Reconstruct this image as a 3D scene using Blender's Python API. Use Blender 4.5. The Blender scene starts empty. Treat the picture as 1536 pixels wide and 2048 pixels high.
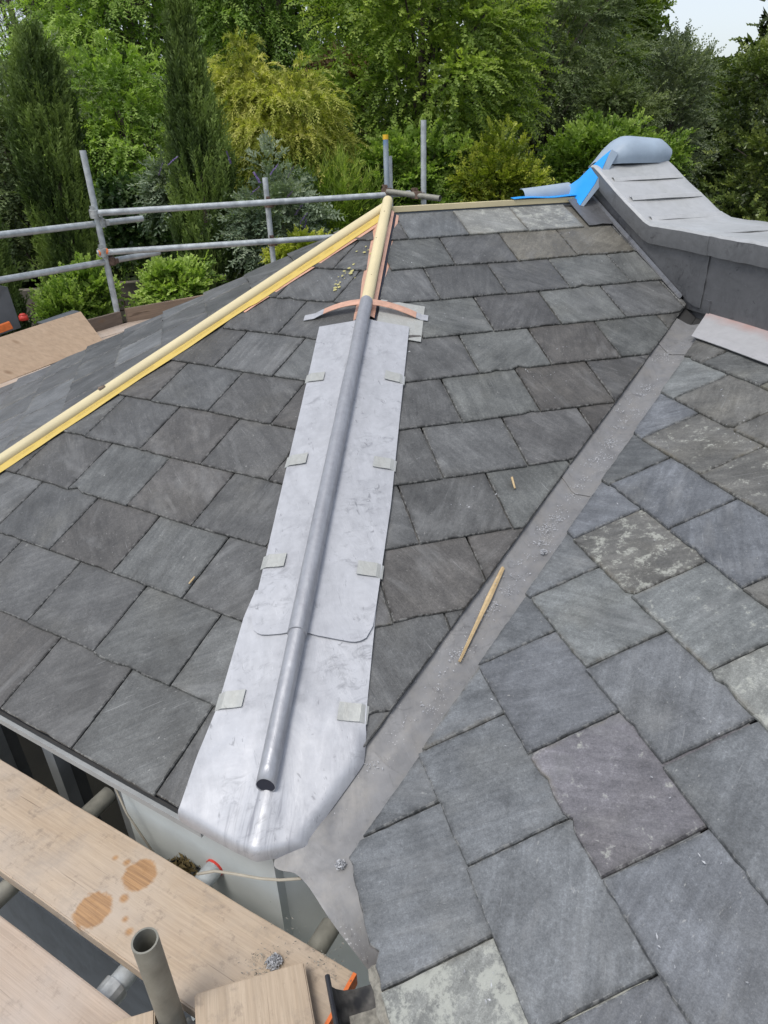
import bpy, bmesh, math, random
import numpy as np
from mathutils import Vector, Matrix
random.seed(7)
rng = np.random.default_rng(11)
SC = bpy.context.scene
C = SC.collection
R = math.radians
ZC = 4.0                     # eye height above the garden

# ------------------------------------------------------------------ camera
FW = Vector((0.22011947, 0.85073928, -0.4772736))
RT = Vector((0.96354086, -0.26591766, -0.0296109))
UP = Vector((0.15210664, 0.45335468, 0.87825572))
FPX = 1366.0
cd = bpy.data.cameras.new('camera')
cam = bpy.data.objects.new('camera', cd)
C.objects.link(cam)
m = Matrix(((RT.x, UP.x, -FW.x), (RT.y, UP.y, -FW.y), (RT.z, UP.z, -FW.z))).to_4x4()
m.translation = (0, 0, ZC)
cam.matrix_world = m
cd.sensor_fit = 'VERTICAL'
cd.sensor_height = 24.0
cd.lens = 24.0 * FPX / 2048.0
cd.clip_start = 0.05
cd.clip_end = 2000
SC.camera = cam

# ------------------------------------------------------------------ light
SUN_EL, SUN_AZ = R(66), R(-122)           # azimuth from +Y towards +X: sun behind the viewer's left shoulder, veiled by cloud
w = bpy.data.worlds.new('World')
SC.world = w
w.use_nodes = True
nt = w.node_tree
nt.nodes.clear()
sky = nt.nodes.new('ShaderNodeTexSky')
sky.sky_type = 'NISHITA'
sky.sun_disc = False
sky.sun_elevation = SUN_EL
sky.sun_rotation = SUN_AZ
sky.air_density = 1.0
sky.dust_density = 2.0
sky.ozone_density = 1.5
hs = nt.nodes.new('ShaderNodeHueSaturation')
hs.inputs['Saturation'].default_value = 0.45      # thin overcast: the blue is washed out
hs.inputs['Value'].default_value = 1.0
bg = nt.nodes.new('ShaderNodeBackground')
bg.inputs['Strength'].default_value = 0.15
wo = nt.nodes.new('ShaderNodeOutputWorld')
nt.links.new(sky.outputs[0], hs.inputs['Color'])
nt.links.new(hs.outputs[0], bg.inputs['Color'])
nt.links.new(bg.outputs[0], wo.inputs['Surface'])
sl = bpy.data.lights.new('sun', 'SUN')
sl.energy = 1.5
sl.angle = R(22)
sl.color = (1.0, 0.96, 0.9)
so = bpy.data.objects.new('sun', sl)
C.objects.link(so)
sdir = Vector((math.sin(SUN_AZ) * math.cos(SUN_EL), math.cos(SUN_AZ) * math.cos(SUN_EL), math.sin(SUN_EL)))
so.rotation_euler = sdir.to_track_quat('Z', 'Y').to_euler()
so.location = (-6, 4, 14)
vs = SC.view_settings
vs.view_transform = 'Standard'
vs.look = 'None'
vs.exposure = 0.42
vs.gamma = 1.0
vs.use_curve_mapping = False
SC.cycles.max_bounces = 6
SC.cycles.diffuse_bounces = 3
SC.cycles.glossy_bounces = 3
SC.cycles.transmission_bounces = 4
SC.cycles.transparent_max_bounces = 4


# ------------------------------------------------------------------ helpers
def tag(o, label=None, cat=None, group=None, kind=None):
    if label: o['label'] = label
    if cat: o['category'] = cat
    if group: o['group'] = group
    if kind: o['kind'] = kind
    return o


WL = {}


def empty(name, loc=(0, 0, 0)):
    o = bpy.data.objects.new(name, None)
    o.location = loc
    o.empty_display_size = 0.1
    C.objects.link(o)
    WL[o.name] = Vector(loc)
    return o


def link(name, me, mat=None, parent=None, smooth=False):
    o = bpy.data.objects.new(name, me)
    C.objects.link(o)
    if mat is not None:
        me.materials.append(mat)
    if smooth:
        me.polygons.foreach_set('use_smooth', [True] * len(me.polygons))
    if parent is not None:
        o.parent = parent
        o.matrix_parent_inverse = Matrix.Translation(-parent_loc(parent))
    return o


def parent_loc(p):
    return WL.get(p.name, Vector((0, 0, 0)))


def mesh(name, verts, faces, mat=None, parent=None, smooth=False):
    me = bpy.data.meshes.new(name)
    me.from_pydata([tuple(v) for v in verts], [], faces)
    me.update()
    return link(name, me, mat, parent, smooth)


class MB:
    """collects simple solids into one mesh"""
    def __init__(self):
        self.v, self.f = [], []

    def add(self, vs, fs):
        n = len(self.v)
        self.v += [tuple(x) for x in vs]
        self.f += [tuple(i + n for i in f) for f in fs]

    def box(self, c, ax, ay, az):
        """centre and three half-axis vectors"""
        c, ax, ay, az = map(Vector, (c, ax, ay, az))
        vs = [c + sx * ax + sy * ay + sz * az for sz in (-1, 1) for sy in (-1, 1) for sx in (-1, 1)]
        self.add(vs, [(0, 2, 3, 1), (4, 5, 7, 6), (0, 1, 5, 4), (2, 6, 7, 3), (0, 4, 6, 2), (1, 3, 7, 5)])

    def tube(self, pts, rad, n=12, caps=True, hollow=0.0):
        pts = [Vector(p) for p in pts]
        rs = rad if isinstance(rad, (list, tuple)) else [rad] * len(pts)
        rings = []
        prev = None
        for i, p in enumerate(pts):
            d = (pts[min(i + 1, len(pts) - 1)] - pts[max(i - 1, 0)]).normalized()
            a = prev if prev is not None else (Vector((0, 0, 1)) if abs(d.z) < 0.9 else Vector((1, 0, 0)))
            s = d.cross(a).normalized()
            u = s.cross(d).normalized()
            prev = u
            rings.append([p + (s * math.cos(t) + u * math.sin(t)) * rs[i] for t in [2 * math.pi * k / n for k in range(n)]])
        vs = [q for r in rings for q in r]
        fs = []
        for i in range(len(pts) - 1):
            for k in range(n):
                fs.append((i * n + k, i * n + (k + 1) % n, (i + 1) * n + (k + 1) % n, (i + 1) * n + k))
        base = len(vs)
        if hollow:
            q = (rs[-1] - hollow) / rs[-1]
            e = pts[-1]
            d = (pts[-1] - pts[-2]).normalized()
            inner = [e + (v - e) * q for v in rings[-1]]
            deep = [v - d * 0.2 for v in inner]
            vs += inner + deep
            l0 = (len(pts) - 1) * n
            for k in range(n):
                k1 = (k + 1) % n
                fs.append((l0 + k, l0 + k1, base + k1, base + k))
                fs.append((base + k, base + k1, base + n + k1, base + n + k))
            fs.append(tuple(base + n + k for k in range(n)))
            fs.append(tuple(range(n))[::-1])
        elif caps:
            fs.append(tuple(range(n))[::-1])
            fs.append(tuple((len(pts) - 1) * n + k for k in range(n)))
        self.add(vs, fs)

    def build(self, name, mat=None, parent=None, smooth=False):
        return mesh(name, self.v, self.f, mat, parent, smooth)


def auto_smooth(o, ang=35):
    me = o.data
    bm = bmesh.new()
    bm.from_mesh(me)
    for f in bm.faces: f.smooth = True
    for e in bm.edges:
        if len(e.link_faces) == 2:
            e.smooth = e.calc_face_angle(0) < R(ang)
    bm.to_mesh(me)
    bm.free()
    return o


def at(px, py, Y):
    """point in the place that stands at depth Y along the garden, in the direction of a picture point"""
    r = FW * FPX + RT * (px - 768) + UP * (1024 - py)
    r = r * (Y / r.y)
    return Vector((r.x, r.y, r.z + ZC))


# ------------------------------------------------------------------ node helpers
class NT:
    def __init__(self, name):
        self.m = bpy.data.materials.new(name)
        self.m.use_nodes = True
        self.t = self.m.node_tree
        self.b = self.t.nodes['Principled BSDF']
        self.out = self.t.nodes['Material Output']

    def n(self, typ, **kw):
        x = self.t.nodes.new(typ)
        for k, v in kw.items(): setattr(x, k, v)
        return x

    def l(self, a, b):
        self.t.links.new(a, b)

    def val(self, inp, v):
        if hasattr(v, 'is_linked'):
            self.l(v, inp)
        else:
            inp.default_value = v

    def coord(self, kind='Object'):
        return self.n('ShaderNodeTexCoord').outputs[kind]

    def mapping(self, vec, scale=(1, 1, 1), rot=(0, 0, 0), loc=(0, 0, 0)):
        x = self.n('ShaderNodeMapping')
        self.l(vec, x.inputs['Vector'])
        x.inputs['Scale'].default_value = scale
        x.inputs['Rotation'].default_value = rot
        x.inputs['Location'].default_value = loc
        return x.outputs[0]

    def noise(self, vec, scale, detail=4, rough=0.55, w=None, dist=0.0):
        x = self.n('ShaderNodeTexNoise')
        if w is not None:
            x.noise_dimensions = '4D'
            self.l(w, x.inputs['W'])
        self.l(vec, x.inputs['Vector'])
        x.inputs['Scale'].default_value = scale
        x.inputs['Detail'].default_value = detail
        x.inputs['Roughness'].default_value = rough
        x.inputs['Distortion'].default_value = dist
        return x.outputs['Fac']

    def ramp(self, fac, stops):
        x = self.n('ShaderNodeValToRGB')
        self.l(fac, x.inputs[0])
        e = x.color_ramp.elements
        while len(e) < len(stops): e.new(0.5)
        for i, (p, c) in enumerate(stops):
            e[i].position = p
            c = c if isinstance(c, (tuple, list)) else (c, c, c)
            e[i].color = (*c[:3], 1)
        return x.outputs[0]

    def mix(self, fac, a, b, mode='MIX'):
        x = self.n('ShaderNodeMix', data_type='RGBA', blend_type=mode)
        self.val(x.inputs[0], fac)
        for i, v in ((6, a), (7, b)):
            if isinstance(v, (tuple, list)):
                x.inputs[i].default_value = (*v[:3], 1)
            else:
                self.l(v, x.inputs[i])
        return x.outputs[2]

    def math(self, op, a, b=0.0, c=None, clamp=False):
        x = self.n('ShaderNodeMath', operation=op, use_clamp=clamp)
        self.val(x.inputs[0], a)
        self.val(x.inputs[1], b)
        if c is not None: self.val(x.inputs[2], c)
        return x.outputs[0]

    def bump(self, h, strength=0.3, dist=0.002):
        x = self.n('ShaderNodeBump')
        self.l(h, x.inputs['Height'])
        x.inputs['Strength'].default_value = strength
        x.inputs['Distance'].default_value = dist
        self.l(x.outputs[0], self.b.inputs['Normal'])

    def set(self, color=None, rough=None, metal=None, spec=None):
        for k, v in (('Base Color', color), ('Roughness', rough), ('Metallic', metal), ('Specular IOR Level', spec)):
            if v is None: continue
            if isinstance(v, (tuple, list)):
                self.b.inputs[k].default_value = (*v[:3], 1)
            else:
                self.val(self.b.inputs[k], v)
        return self.m


def mat_slate():
    """split slate: colour of each slate comes from the object colour, alpha is how much lichen it carries"""
    t = NT('slate')
    oi = t.n('ShaderNodeObjectInfo')
    uv = t.coord('UV')
    W = t.math('MULTIPLY', oi.outputs['Random'], 40.0)
    ca = t.n('ShaderNodeVectorRotate', rotation_type='Z_AXIS')
    t.l(uv, ca.inputs['Vector'])
    t.l(t.math('SINE', t.math('MULTIPLY', oi.outputs['Random'], 91.0)), ca.inputs['Angle'])
    grain = t.noise(t.mapping(ca.outputs[0], (46, 5.5, 1)), 1.0, 6, 0.62, W, 0.6)
    broad = t.noise(uv, 7.0, 4, 0.55, W, 0.4)
    fine = t.noise(uv, 120.0, 6, 0.75, W)
    grit = t.noise(uv, 330.0, 3, 0.7, W)
    blot = t.noise(uv, 24.0, 8, 0.72, W, 0.3)
    col = oi.outputs['Color']
    v1 = t.ramp(broad, [(0.28, 0.66), (0.5, 1.0), (0.74, 1.36)])
    v2 = t.ramp(grain, [(0.30, 0.80), (0.52, 1.0), (0.72, 1.28)])
    v3 = t.ramp(fine, [(0.36, 0.74), (0.46, 0.96), (0.56, 1.05), (0.66, 1.38)])
    v5 = t.ramp(grit, [(0.34, 0.80), (0.5, 1.0), (0.66, 1.24)])
    v4 = t.ramp(blot, [(0.34, 0.82), (0.52, 1.0), (0.68, 1.2)])
    c = t.mix(1.0, col, v1, 'MULTIPLY')
    c = t.mix(1.0, c, v2, 'MULTIPLY')
    c = t.mix(1.0, c, v3, 'MULTIPLY')
    c = t.mix(1.0, c, v4, 'MULTIPLY')
    c = t.mix(1.0, c, v5, 'MULTIPLY')
    # wiped, dusty clouds
    du = t.ramp(t.noise(t.mapping(ca.outputs[0], (9, 3.2, 1)), 1.0, 5, 0.66, t.math('ADD', W, 11.0), 0.8), [(0.54, 0.0), (0.76, 0.42)])
    c = t.mix(du, c, (0.27, 0.275, 0.275))
    # ochre/brown weathering in patches
    br = t.ramp(t.noise(uv, 5.0, 3, 0.5, t.math('ADD', W, 7.0)), [(0.52, 0.0), (0.75, 0.5)])
    c = t.mix(br, c, t.mix(1.0, c, (1.05, 1.0, 0.88), 'MULTIPLY'))
    # pale lichen / scuffs
    al = oi.outputs['Alpha']
    th = t.math('SUBTRACT', 0.83, t.math('MULTIPLY', al, 0.36))
    lf = t.math('MULTIPLY', t.math('SUBTRACT', t.math('ADD', blot, t.math('MULTIPLY', t.math('SUBTRACT', fine, 0.5), 0.35)), th), 12.0, clamp=True)
    c = t.mix(t.math('MULTIPLY', lf, 0.75), c, (0.36, 0.37, 0.33))
    # tiny white specks and dust
    fl = t.ramp(t.noise(t.mapping(ca.outputs[0], (1.0, 0.45, 1)), 150.0, 2, 0.6, t.math('ADD', W, 21.0)), [(0.66, 0.0), (0.72, 1.0)])
    gt = t.ramp(t.noise(uv, 9, 3, 0.6, W), [(0.42, 0.0), (0.68, 1.0)])
    c = t.mix(t.math('MULTIPLY', t.math('MULTIPLY', fl, gt), 0.6), c, (0.42, 0.42, 0.40))
    # narrow scratches along the grain
    sc = t.ramp(t.noise(t.mapping(ca.outputs[0], (150, 7, 1)), 1.0, 3, 0.6, t.math('ADD', W, 3.0)), [(0.66, 0.0), (0.74, 1.0)])
    c = t.mix(t.math('MULTIPLY', sc, 0.4), c, (0.33, 0.34, 0.34))
    # darker rim, tail shadow and joint lines put into the colour, picked out by the worn arris
    at_ = t.n('ShaderNodeAttribute', attribute_name='edge')
    rim = t.math('MULTIPLY', t.math('POWER', at_.outputs['Fac'], 2.2), t.ramp(blot, [(0.38, 1.0), (0.6, 0.25)]))
    tan_ = t.math('MULTIPLY', t.ramp(al, [(0.30, 0.0), (0.42, 1.0)]), t.ramp(broad, [(0.46, 0.0), (0.54, 1.0)]))
    c = t.mix(t.math('MULTIPLY', rim, 0.8), c, t.mix(tan_, t.mix(1.0, c, (0.42, 0.41, 0.38), 'MULTIPLY'), (0.135, 0.122, 0.092)))
    ar = t.math('MULTIPLY', t.math('GREATER_THAN', at_.outputs['Fac'], 0.93), t.ramp(t.noise(uv, 60, 4, 0.7, W), [(0.5, 0.0), (0.58, 0.5)]))
    c = t.mix(ar, c, (0.26, 0.26, 0.25))
    h = t.math('ADD', t.math('MULTIPLY', grain, 0.9), t.math('ADD', t.math('MULTIPLY', fine, 0.25), t.math('MULTIPLY', blot, 0.5)))
    t.bump(h, 0.55, 0.004)
    ro = t.ramp(blot, [(0.3, 0.38), (0.7, 0.62)])
    return t.set(c, ro, 0.0, 0.5)


def mat_lead(name, base, dark, rough, metal, smear=0.5, dirt=None, scale=1.0, speck=0.0):
    t = NT(name)
    co = t.coord('Object')
    a = t.noise(t.mapping(co, (9 * scale, 3 * scale, 5 * scale)), 1.0, 5, 0.62, None, 0.8)
    b = t.noise(co, 30 * scale, 4, 0.65)
    d = t.noise(t.mapping(co, (40, 9, 20), (0.3, 0.2, 0.7)), 1.0, 5, 0.7, None, 1.0)
    c = t.mix(t.ramp(a, [(0.36, 0.0), (0.68, smear)]), base, dark)
    c = t.mix(t.ramp(d, [(0.63, 0.0), (0.75, smear)]), c, tuple(x * 0.45 for x in dark))
    c = t.mix(t.ramp(b, [(0.35, 0.25), (0.6, 0.0)]), c, tuple(min(1, x * 1.3) for x in base))
    if smear > 0.7:
        g1 = t.noise(t.mapping(co, (16, 26, 16), (0, 0, 0.5)), 1.0, 6, 0.72, None, 1.4)
        g2 = t.ramp(t.noise(co, 5.5, 3, 0.5), [(0.42, 0.0), (0.62, 1.0)])
        c = t.mix(t.math('MULTIPLY', t.ramp(g1, [(0.52, 0.0), (0.66, 1.0)]), t.math('MULTIPLY', g2, 0.8)), c, tuple(x * 0.75 for x in dark))
        g3 = t.noise(t.mapping(co, (55, 14, 30), (0.2, 0.1, -0.6)), 1.0, 4, 0.7, None, 0.6)
        c = t.mix(t.ramp(g3, [(0.64, 0.0), (0.70, 0.6)]), c, tuple(x * 0.5 for x in dark))
        g4 = t.noise(t.mapping(co, (260, 18, 60), (0.2, 0.1, 0.9)), 1.0, 3, 0.6)
        c = t.mix(t.ramp(g4, [(0.66, 0.0), (0.72, 0.4)]), c, tuple(min(1, x * 1.35) for x in base))
    if dirt:
        e = t.noise(co, 13 * scale, 5, 0.7)
        c = t.mix(t.ramp(e, [(0.45, 0.0), (0.7, 0.7)]), c, dirt)
    if speck:
        vo = t.n('ShaderNodeTexVoronoi', feature='F1')
        t.l(co, vo.inputs['Vector'])
        vo.inputs['Scale'].default_value = 120
        s = t.math('LESS_THAN', vo.outputs['Distance'], t.math('MULTIPLY', t.ramp(t.noise(co, 11, 3), [(0.45, 0.0), (0.75, 1.0)]), 0.3))
        c = t.mix(t.math('MULTIPLY', s, speck), c, (0.6, 0.6, 0.6))
    t.bump(t.math('ADD', t.math('MULTIPLY', a, 1.0), t.math('MULTIPLY', b, 0.15)), 0.35, 0.006)
    r_ = t.ramp(a, [(0.3, rough - 0.08), (0.7, rough + 0.14)])
    return t.set(c, r_, metal, 0.5)


def mat_wood(name, c1, c2, axis_scale, rough=0.75, knots=0.0, stains=(), dirt=0.3, gray=None):
    """axis_scale: the mapping scale, small along the grain. stains: (x, y, z, radius) wet rings in object space"""
    t = NT(name)
    co = t.coord('Object')
    mp = t.mapping(co, axis_scale)
    a = t.noise(mp, 1.0, 7, 0.62, None, 1.2)
    b = t.noise(t.mapping(co, (axis_scale[0] * 1.3, axis_scale[1] * 4.5, axis_scale[2] * 4.5)), 1.0, 5, 0.66, None, 0.4)
    c = t.mix(t.ramp(a, [(0.3, 0.0), (0.7, 1.0)]), c1, c2)
    c = t.mix(t.ramp(b, [(0.40, 0.0), (0.64, 0.36)]), c, tuple(x * 0.62 for x in c2))
    if axis_scale[0] < axis_scale[1]:
        kn = t.n('ShaderNodeTexVoronoi', feature='F1')
        t.l(t.mapping(co, (2.2, 6.5, 6.5)), kn.inputs['Vector'])
        kn.inputs['Scale'].default_value = 1.0
        c = t.mix(t.ramp(kn.outputs['Distance'], [(0.05, 0.85), (0.12, 0.3), (0.16, 0.0)]), c, (0.20, 0.115, 0.06))
        cr = t.noise(t.mapping(co, (1.6, 90, 20)), 1.0, 3, 0.6, None, 0.3)
        c = t.mix(t.ramp(cr, [(0.69, 0.0), (0.72, 0.75)]), c, (0.12, 0.085, 0.06))
        mu = t.noise(co, 9.0, 8, 0.75)
        c = t.mix(t.ramp(mu, [(0.52, 0.0), (0.7, dirt)]), c, (0.23, 0.20, 0.175))
    if gray:
        g = t.noise(co, 4.0, 4, 0.6)
        c = t.mix(t.ramp(g, [(0.4, 0.0), (0.7, 0.75)]), c, gray)
    e = t.noise(co, 26, 5, 0.72)
    c = t.mix(t.ramp(e, [(0.56, 0.0), (0.74, dirt)]), c, (0.16, 0.13, 0.11))
    for (x, y, z, rad) in stains:
        vm = t.n('ShaderNodeVectorMath', operation='DISTANCE')
        t.l(co, vm.inputs[0])
        vm.inputs[1].default_value = (x, y, z)
        dd = t.math('ADD', vm.outputs['Value'], t.math('MULTIPLY', t.math('SUBTRACT', t.noise(co, 55, 5, 0.65), 0.5), rad * 0.55))
        f = t.math('MULTIPLY', t.math('SUBTRACT', rad, dd), 130.0, clamp=True)
        c = t.mix(t.math('MULTIPLY', f, 0.8), c, t.mix(t.ramp(b, [(0.35, 0), (0.65, 1)]), (0.44, 0.24, 0.095), (0.24, 0.12, 0.045)))
    t.bump(t.math('ADD', a, t.math('MULTIPLY', b, 0.5)), 0.35, 0.003)
    return t.set(c, rough, 0.0, 0.3)


def mat_plain(name, col, rough=0.6, metal=0.0, var=0.15, scale=12.0, spec=0.4, bump=0.0, tint=None):
    t = NT(name)
    co = t.coord('Object')
    a = t.noise(co, scale, 5, 0.62)
    c = t.mix(t.ramp(a, [(0.3, 0.0), (0.7, 1.0)]), tuple(x * (1 - var) for x in col), tuple(min(1, x * (1 + var)) for x in col))
    if tint:
        c = t.mix(t.ramp(t.noise(co, scale * 0.35, 3), [(0.5, 0.0), (0.62, 1.0)]), c, tint)
    if bump: t.bump(a, bump, 0.004)
    return t.set(c, t.ramp(a, [(0.3, max(0.05, rough - 0.1)), (0.7, min(1, rough + 0.1))]), metal, spec)


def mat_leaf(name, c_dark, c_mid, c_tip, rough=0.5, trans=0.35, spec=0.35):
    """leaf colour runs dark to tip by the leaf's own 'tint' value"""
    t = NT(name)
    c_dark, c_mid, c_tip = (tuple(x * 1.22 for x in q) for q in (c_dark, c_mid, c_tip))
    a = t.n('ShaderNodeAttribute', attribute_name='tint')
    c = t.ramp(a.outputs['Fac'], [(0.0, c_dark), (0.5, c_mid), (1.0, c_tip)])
    t.set(c, rough, 0.0, spec)
    tr = t.n('ShaderNodeBsdfTranslucent')
    t.l(t.mix(1.0, c, (1.1, 1.25, 0.5), 'MULTIPLY'), tr.inputs['Color'])
    mx = t.n('ShaderNodeMixShader')
    mx.inputs[0].default_value = trans
    t.l(t.b.outputs[0], mx.inputs[1])
    t.l(tr.outputs[0], mx.inputs[2])
    t.l(mx.outputs[0], t.out.inputs['Surface'])
    return t.m


M = {}
M['slate'] = mat_slate()
M['deck'] = mat_plain('roof_underlay', (0.03, 0.03, 0.03), 0.8)
M['lead_new'] = mat_lead('new_lead', (0.44, 0.45, 0.475), (0.29, 0.298, 0.322), 0.42, 0.22, 0.72)
M['lead_roll'] = mat_lead('dressed_lead_roll', (0.36, 0.37, 0.395), (0.22, 0.225, 0.25), 0.40, 0.45, 0.6, scale=2.0)
M['lead_clip'] = mat_lead('lead_clip', (0.42, 0.43, 0.41), (0.3, 0.3, 0.28), 0.45, 0.3, 0.6, scale=3.0)
M['lead_valley'] = mat_lead('weathered_valley_lead', (0.235, 0.235, 0.238), (0.135, 0.135, 0.137), 0.46, 0.25, 0.78, (0.26, 0.25, 0.235), 1.0, 0.5)
M['lead_wall'] = mat_lead('upstand_lead', (0.19, 0.194, 0.204), (0.11, 0.113, 0.12), 0.42, 0.6, 0.8, None, 1.3)
M['lead_top'] = mat_lead('coping_lead', (0.50, 0.505, 0.505), (0.38, 0.39, 0.38), 0.34, 0.35, 0.6, None, 0.8)  # paler base: sky reflection on the coping top put into the colour
M['lead_band'] = mat_lead('shaded_coping_lead', (0.215, 0.22, 0.228), (0.135, 0.138, 0.144), 0.42, 0.4, 0.8, None, 1.3)  # same lead as the coping, shade of its upright side put into the colour
M['lead_pink'] = mat_lead('apron_lead', (0.42, 0.42, 0.43), (0.30, 0.30, 0.31), 0.5, 0.2, 0.5, None, 0.8)
M['copper'] = mat_plain('copper', (0.78, 0.46, 0.33), 0.38, 0.55, 0.12, 30)
M['roll_wood'] = mat_plain('pale_roll_timber', (0.60, 0.52, 0.325), 0.7, 0, 0.09, 3.0)
M['navy'] = mat_plain('dark_navy', (0.02, 0.022, 0.035), 0.6)
M['board'] = mat_wood('scaffold_board', (0.50, 0.405, 0.305), (0.42, 0.33, 0.24), (5.0, 45, 45), 0.85, dirt=0.55)
M['board_a'] = mat_wood('scaffold_board_stained', (0.50, 0.40, 0.295), (0.42, 0.325, 0.235), (5.0, 45, 45), 0.85, dirt=0.65,
                        stains=((0.388, 0.047, 0.019, 0.044), (0.357, -0.066, 0.019, 0.046), (0.40, -0.012, 0.019, 0.014), (0.335, 0.055, 0.019, 0.012), (0.30, 0.05, 0.019, 0.010), (0.44, -0.045, 0.019, 0.010), (0.47, -0.06, 0.019, 0.012)), gray=(0.47, 0.40, 0.33))
M['board_g'] = mat_wood('greyed_scaffold_board', (0.510, 0.405, 0.317), (0.414, 0.326, 0.255), (3.0, 60, 45), 0.85, dirt=0.45, gray=(0.46, 0.40, 0.35))
M['toe'] = mat_wood('toe_board_timber', (0.370, 0.273, 0.194), (0.264, 0.194, 0.141), (3.0, 30, 30), 0.85, dirt=0.4)
M['toe_dark'] = mat_wood('toe_board_wet_timber', (0.229, 0.176, 0.136), (0.158, 0.123, 0.097), (3.0, 30, 30), 0.8, dirt=0.4)
M['ply'] = mat_wood('plywood_face', (0.510, 0.378, 0.264), (0.458, 0.330, 0.224), (2.0, 9, 9), 0.75, dirt=0.05)
M['galv'] = mat_plain('galvanised_tube', (0.44, 0.47, 0.48), 0.42, 0.3, 0.3, 14, bump=0.15)
M['galv_old'] = mat_plain('weathered_tube', (0.25, 0.245, 0.21), 0.6, 0.35, 0.25, 20, bump=0.2)
M['galv_blue'] = mat_plain('blue_marked_tube', (0.36, 0.42, 0.47), 0.45, 0.4, 0.15, 6, tint=(0.10, 0.25, 0.47))
M['coupler'] = mat_plain('rusty_coupler', (0.16, 0.11, 0.085), 0.7, 0.4, 0.5, 50)
M['coupler_g'] = mat_plain('zinc_coupler', (0.42, 0.43, 0.42), 0.45, 0.6, 0.3, 40)
M['orange'] = mat_plain('orange_paint', (0.75, 0.19, 0.05), 0.5, 0, 0.2, 40)
M['red'] = mat_plain('red_plastic', (0.55, 0.05, 0.035), 0.4, 0, 0.15, 40)
M['yellow_cap'] = mat_plain('yellow_tape', (0.75, 0.45, 0.03), 0.5)
M['blue_top'] = mat_plain('membrane_grey_blue', (0.30, 0.37, 0.45), 0.55, 0, 0.12, 10)
M['blue'] = mat_plain('membrane_bright_blue', (0.015, 0.30, 0.78), 0.45, 0, 0.08, 10)
M['fascia'] = mat_plain('grey_trim', (0.32, 0.335, 0.34), 0.45)
M['dark_trim'] = mat_plain('dark_eaves_tray', (0.022, 0.024, 0.027), 0.5)
M['render'] = mat_plain('pale_painted_render', (0.56, 0.59, 0.575), 0.85, 0, 0.06, 9, bump=0.2)
M['frame'] = mat_plain('grey_window_frame', (0.20, 0.21, 0.215), 0.45)
M['gutter'] = mat_plain('black_gutter_plastic', (0.022, 0.023, 0.027), 0.34, 0, 0.3, 20)
M['mastic'] = mat_plain('dusty_mastic', (0.23, 0.22, 0.19), 0.8, 0, 0.5, 60, bump=0.5)
M['swarf'] = mat_plain('lead_swarf', (0.40, 0.41, 0.43), 0.5, 0.15, 0.4, 200)
M['splinter'] = mat_wood('splinter_wood', (0.56, 0.43, 0.25), (0.48, 0.35, 0.19), (30, 30, 30), 0.7, dirt=0.05)
M['bark'] = mat_plain('bark', (0.085, 0.07, 0.055), 0.9, 0, 0.4, 14, bump=0.6)
M['twine'] = mat_plain('old_twine', (0.36, 0.33, 0.27), 0.9)
M['soil'] = mat_plain('garden_ground', (0.045, 0.042, 0.03), 0.95, 0, 0.5, 2.0, bump=0.5)
M['fence'] = mat_wood('dark_trellis', (0.10, 0.07, 0.05), (0.06, 0.045, 0.035), (20, 20, 4), 0.85)
M['slab'] = mat_plain('dark_grey_board', (0.10, 0.11, 0.12), 0.5, 0, 0.15, 8)
gl = NT('window_glass')
gl.set((0.012, 0.013, 0.014), 0.04, 0.0, 0.6)
M['glass'] = gl.m
# yellow membrane with rows of worn print
ym = NT('yellow_membrane')
_uv = ym.coord('UV')
_pr = ym.noise(ym.mapping(_uv, (260, 55, 1)), 1.0, 3, 0.7)
_gate = ym.ramp(ym.noise(ym.mapping(_uv, (9, 0.01, 1)), 1.0, 1), [(0.42, 0.0), (0.5, 1.0)])
_sep = ym.n('ShaderNodeSeparateXYZ')
ym.l(_uv, _sep.inputs[0])
_band = ym.math('MULTIPLY', ym.math('GREATER_THAN', _sep.outputs[1], 0.30), ym.math('LESS_THAN', _sep.outputs[1], 0.62))
_f = ym.math('MULTIPLY', ym.math('MULTIPLY', ym.ramp(_pr, [(0.5, 0.0), (0.56, 1.0)]), _band), _gate)
_c = ym.mix(ym.ramp(ym.noise(_uv, 14, 3), [(0.35, 0), (0.65, 1)]), (0.60, 0.43, 0.09), (0.55, 0.42, 0.14))
M['yellow'] = ym.set(ym.mix(ym.math('MULTIPLY', _f, 0.75), _c, (0.24, 0.16, 0.03)), 0.6, 0, 0.3)

# ------------------------------------------------------------------ roof geometry
TH = R(23.3)
T = math.tan(TH)
CS, SN = math.cos(TH), math.sin(TH)
AX, AY, AZ = 0.96157, 3.45524, ZC - 0.31093       # apex of the bay roof, slate surface
S_E = 2.66                                          # slope length ridge to eaves
GA = 0.2395                                         # slate gauge
TA = [0.268 + GA * k for k in range(11)]
T22 = math.tan(R(22.5))
Q = math.sqrt(0.5)
TN = math.tan(R(18.66))
CN, SNN = math.cos(R(18.66)), math.sin(R(18.66))
V1 = Vector((0.3065, 1.146, ZC - 1.3055))           # a point on the valley line
VD = Vector((0.7872, 0.6167, 0))                    # its direction in plan
VZ = 0.2659 * (1 / 1.0)                             # rise per metre of plan along it (set below)
VZ = TN * VD.x


class Slope:
    """plane with contour direction U, downhill plan direction D, pitch; uv -> world"""
    def __init__(self, O, U, D, c, s):
        self.O, self.U, self.Dv = Vector(O), Vector(U), Vector(D) * c + Vector((0, 0, -s))
        self.n = self.U.cross(self.Dv)
        if self.n.z < 0: self.n = -self.n

    def p(self, u, s, h=0.0):
        return self.O + self.U * u + self.Dv * s + self.n * h


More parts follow.
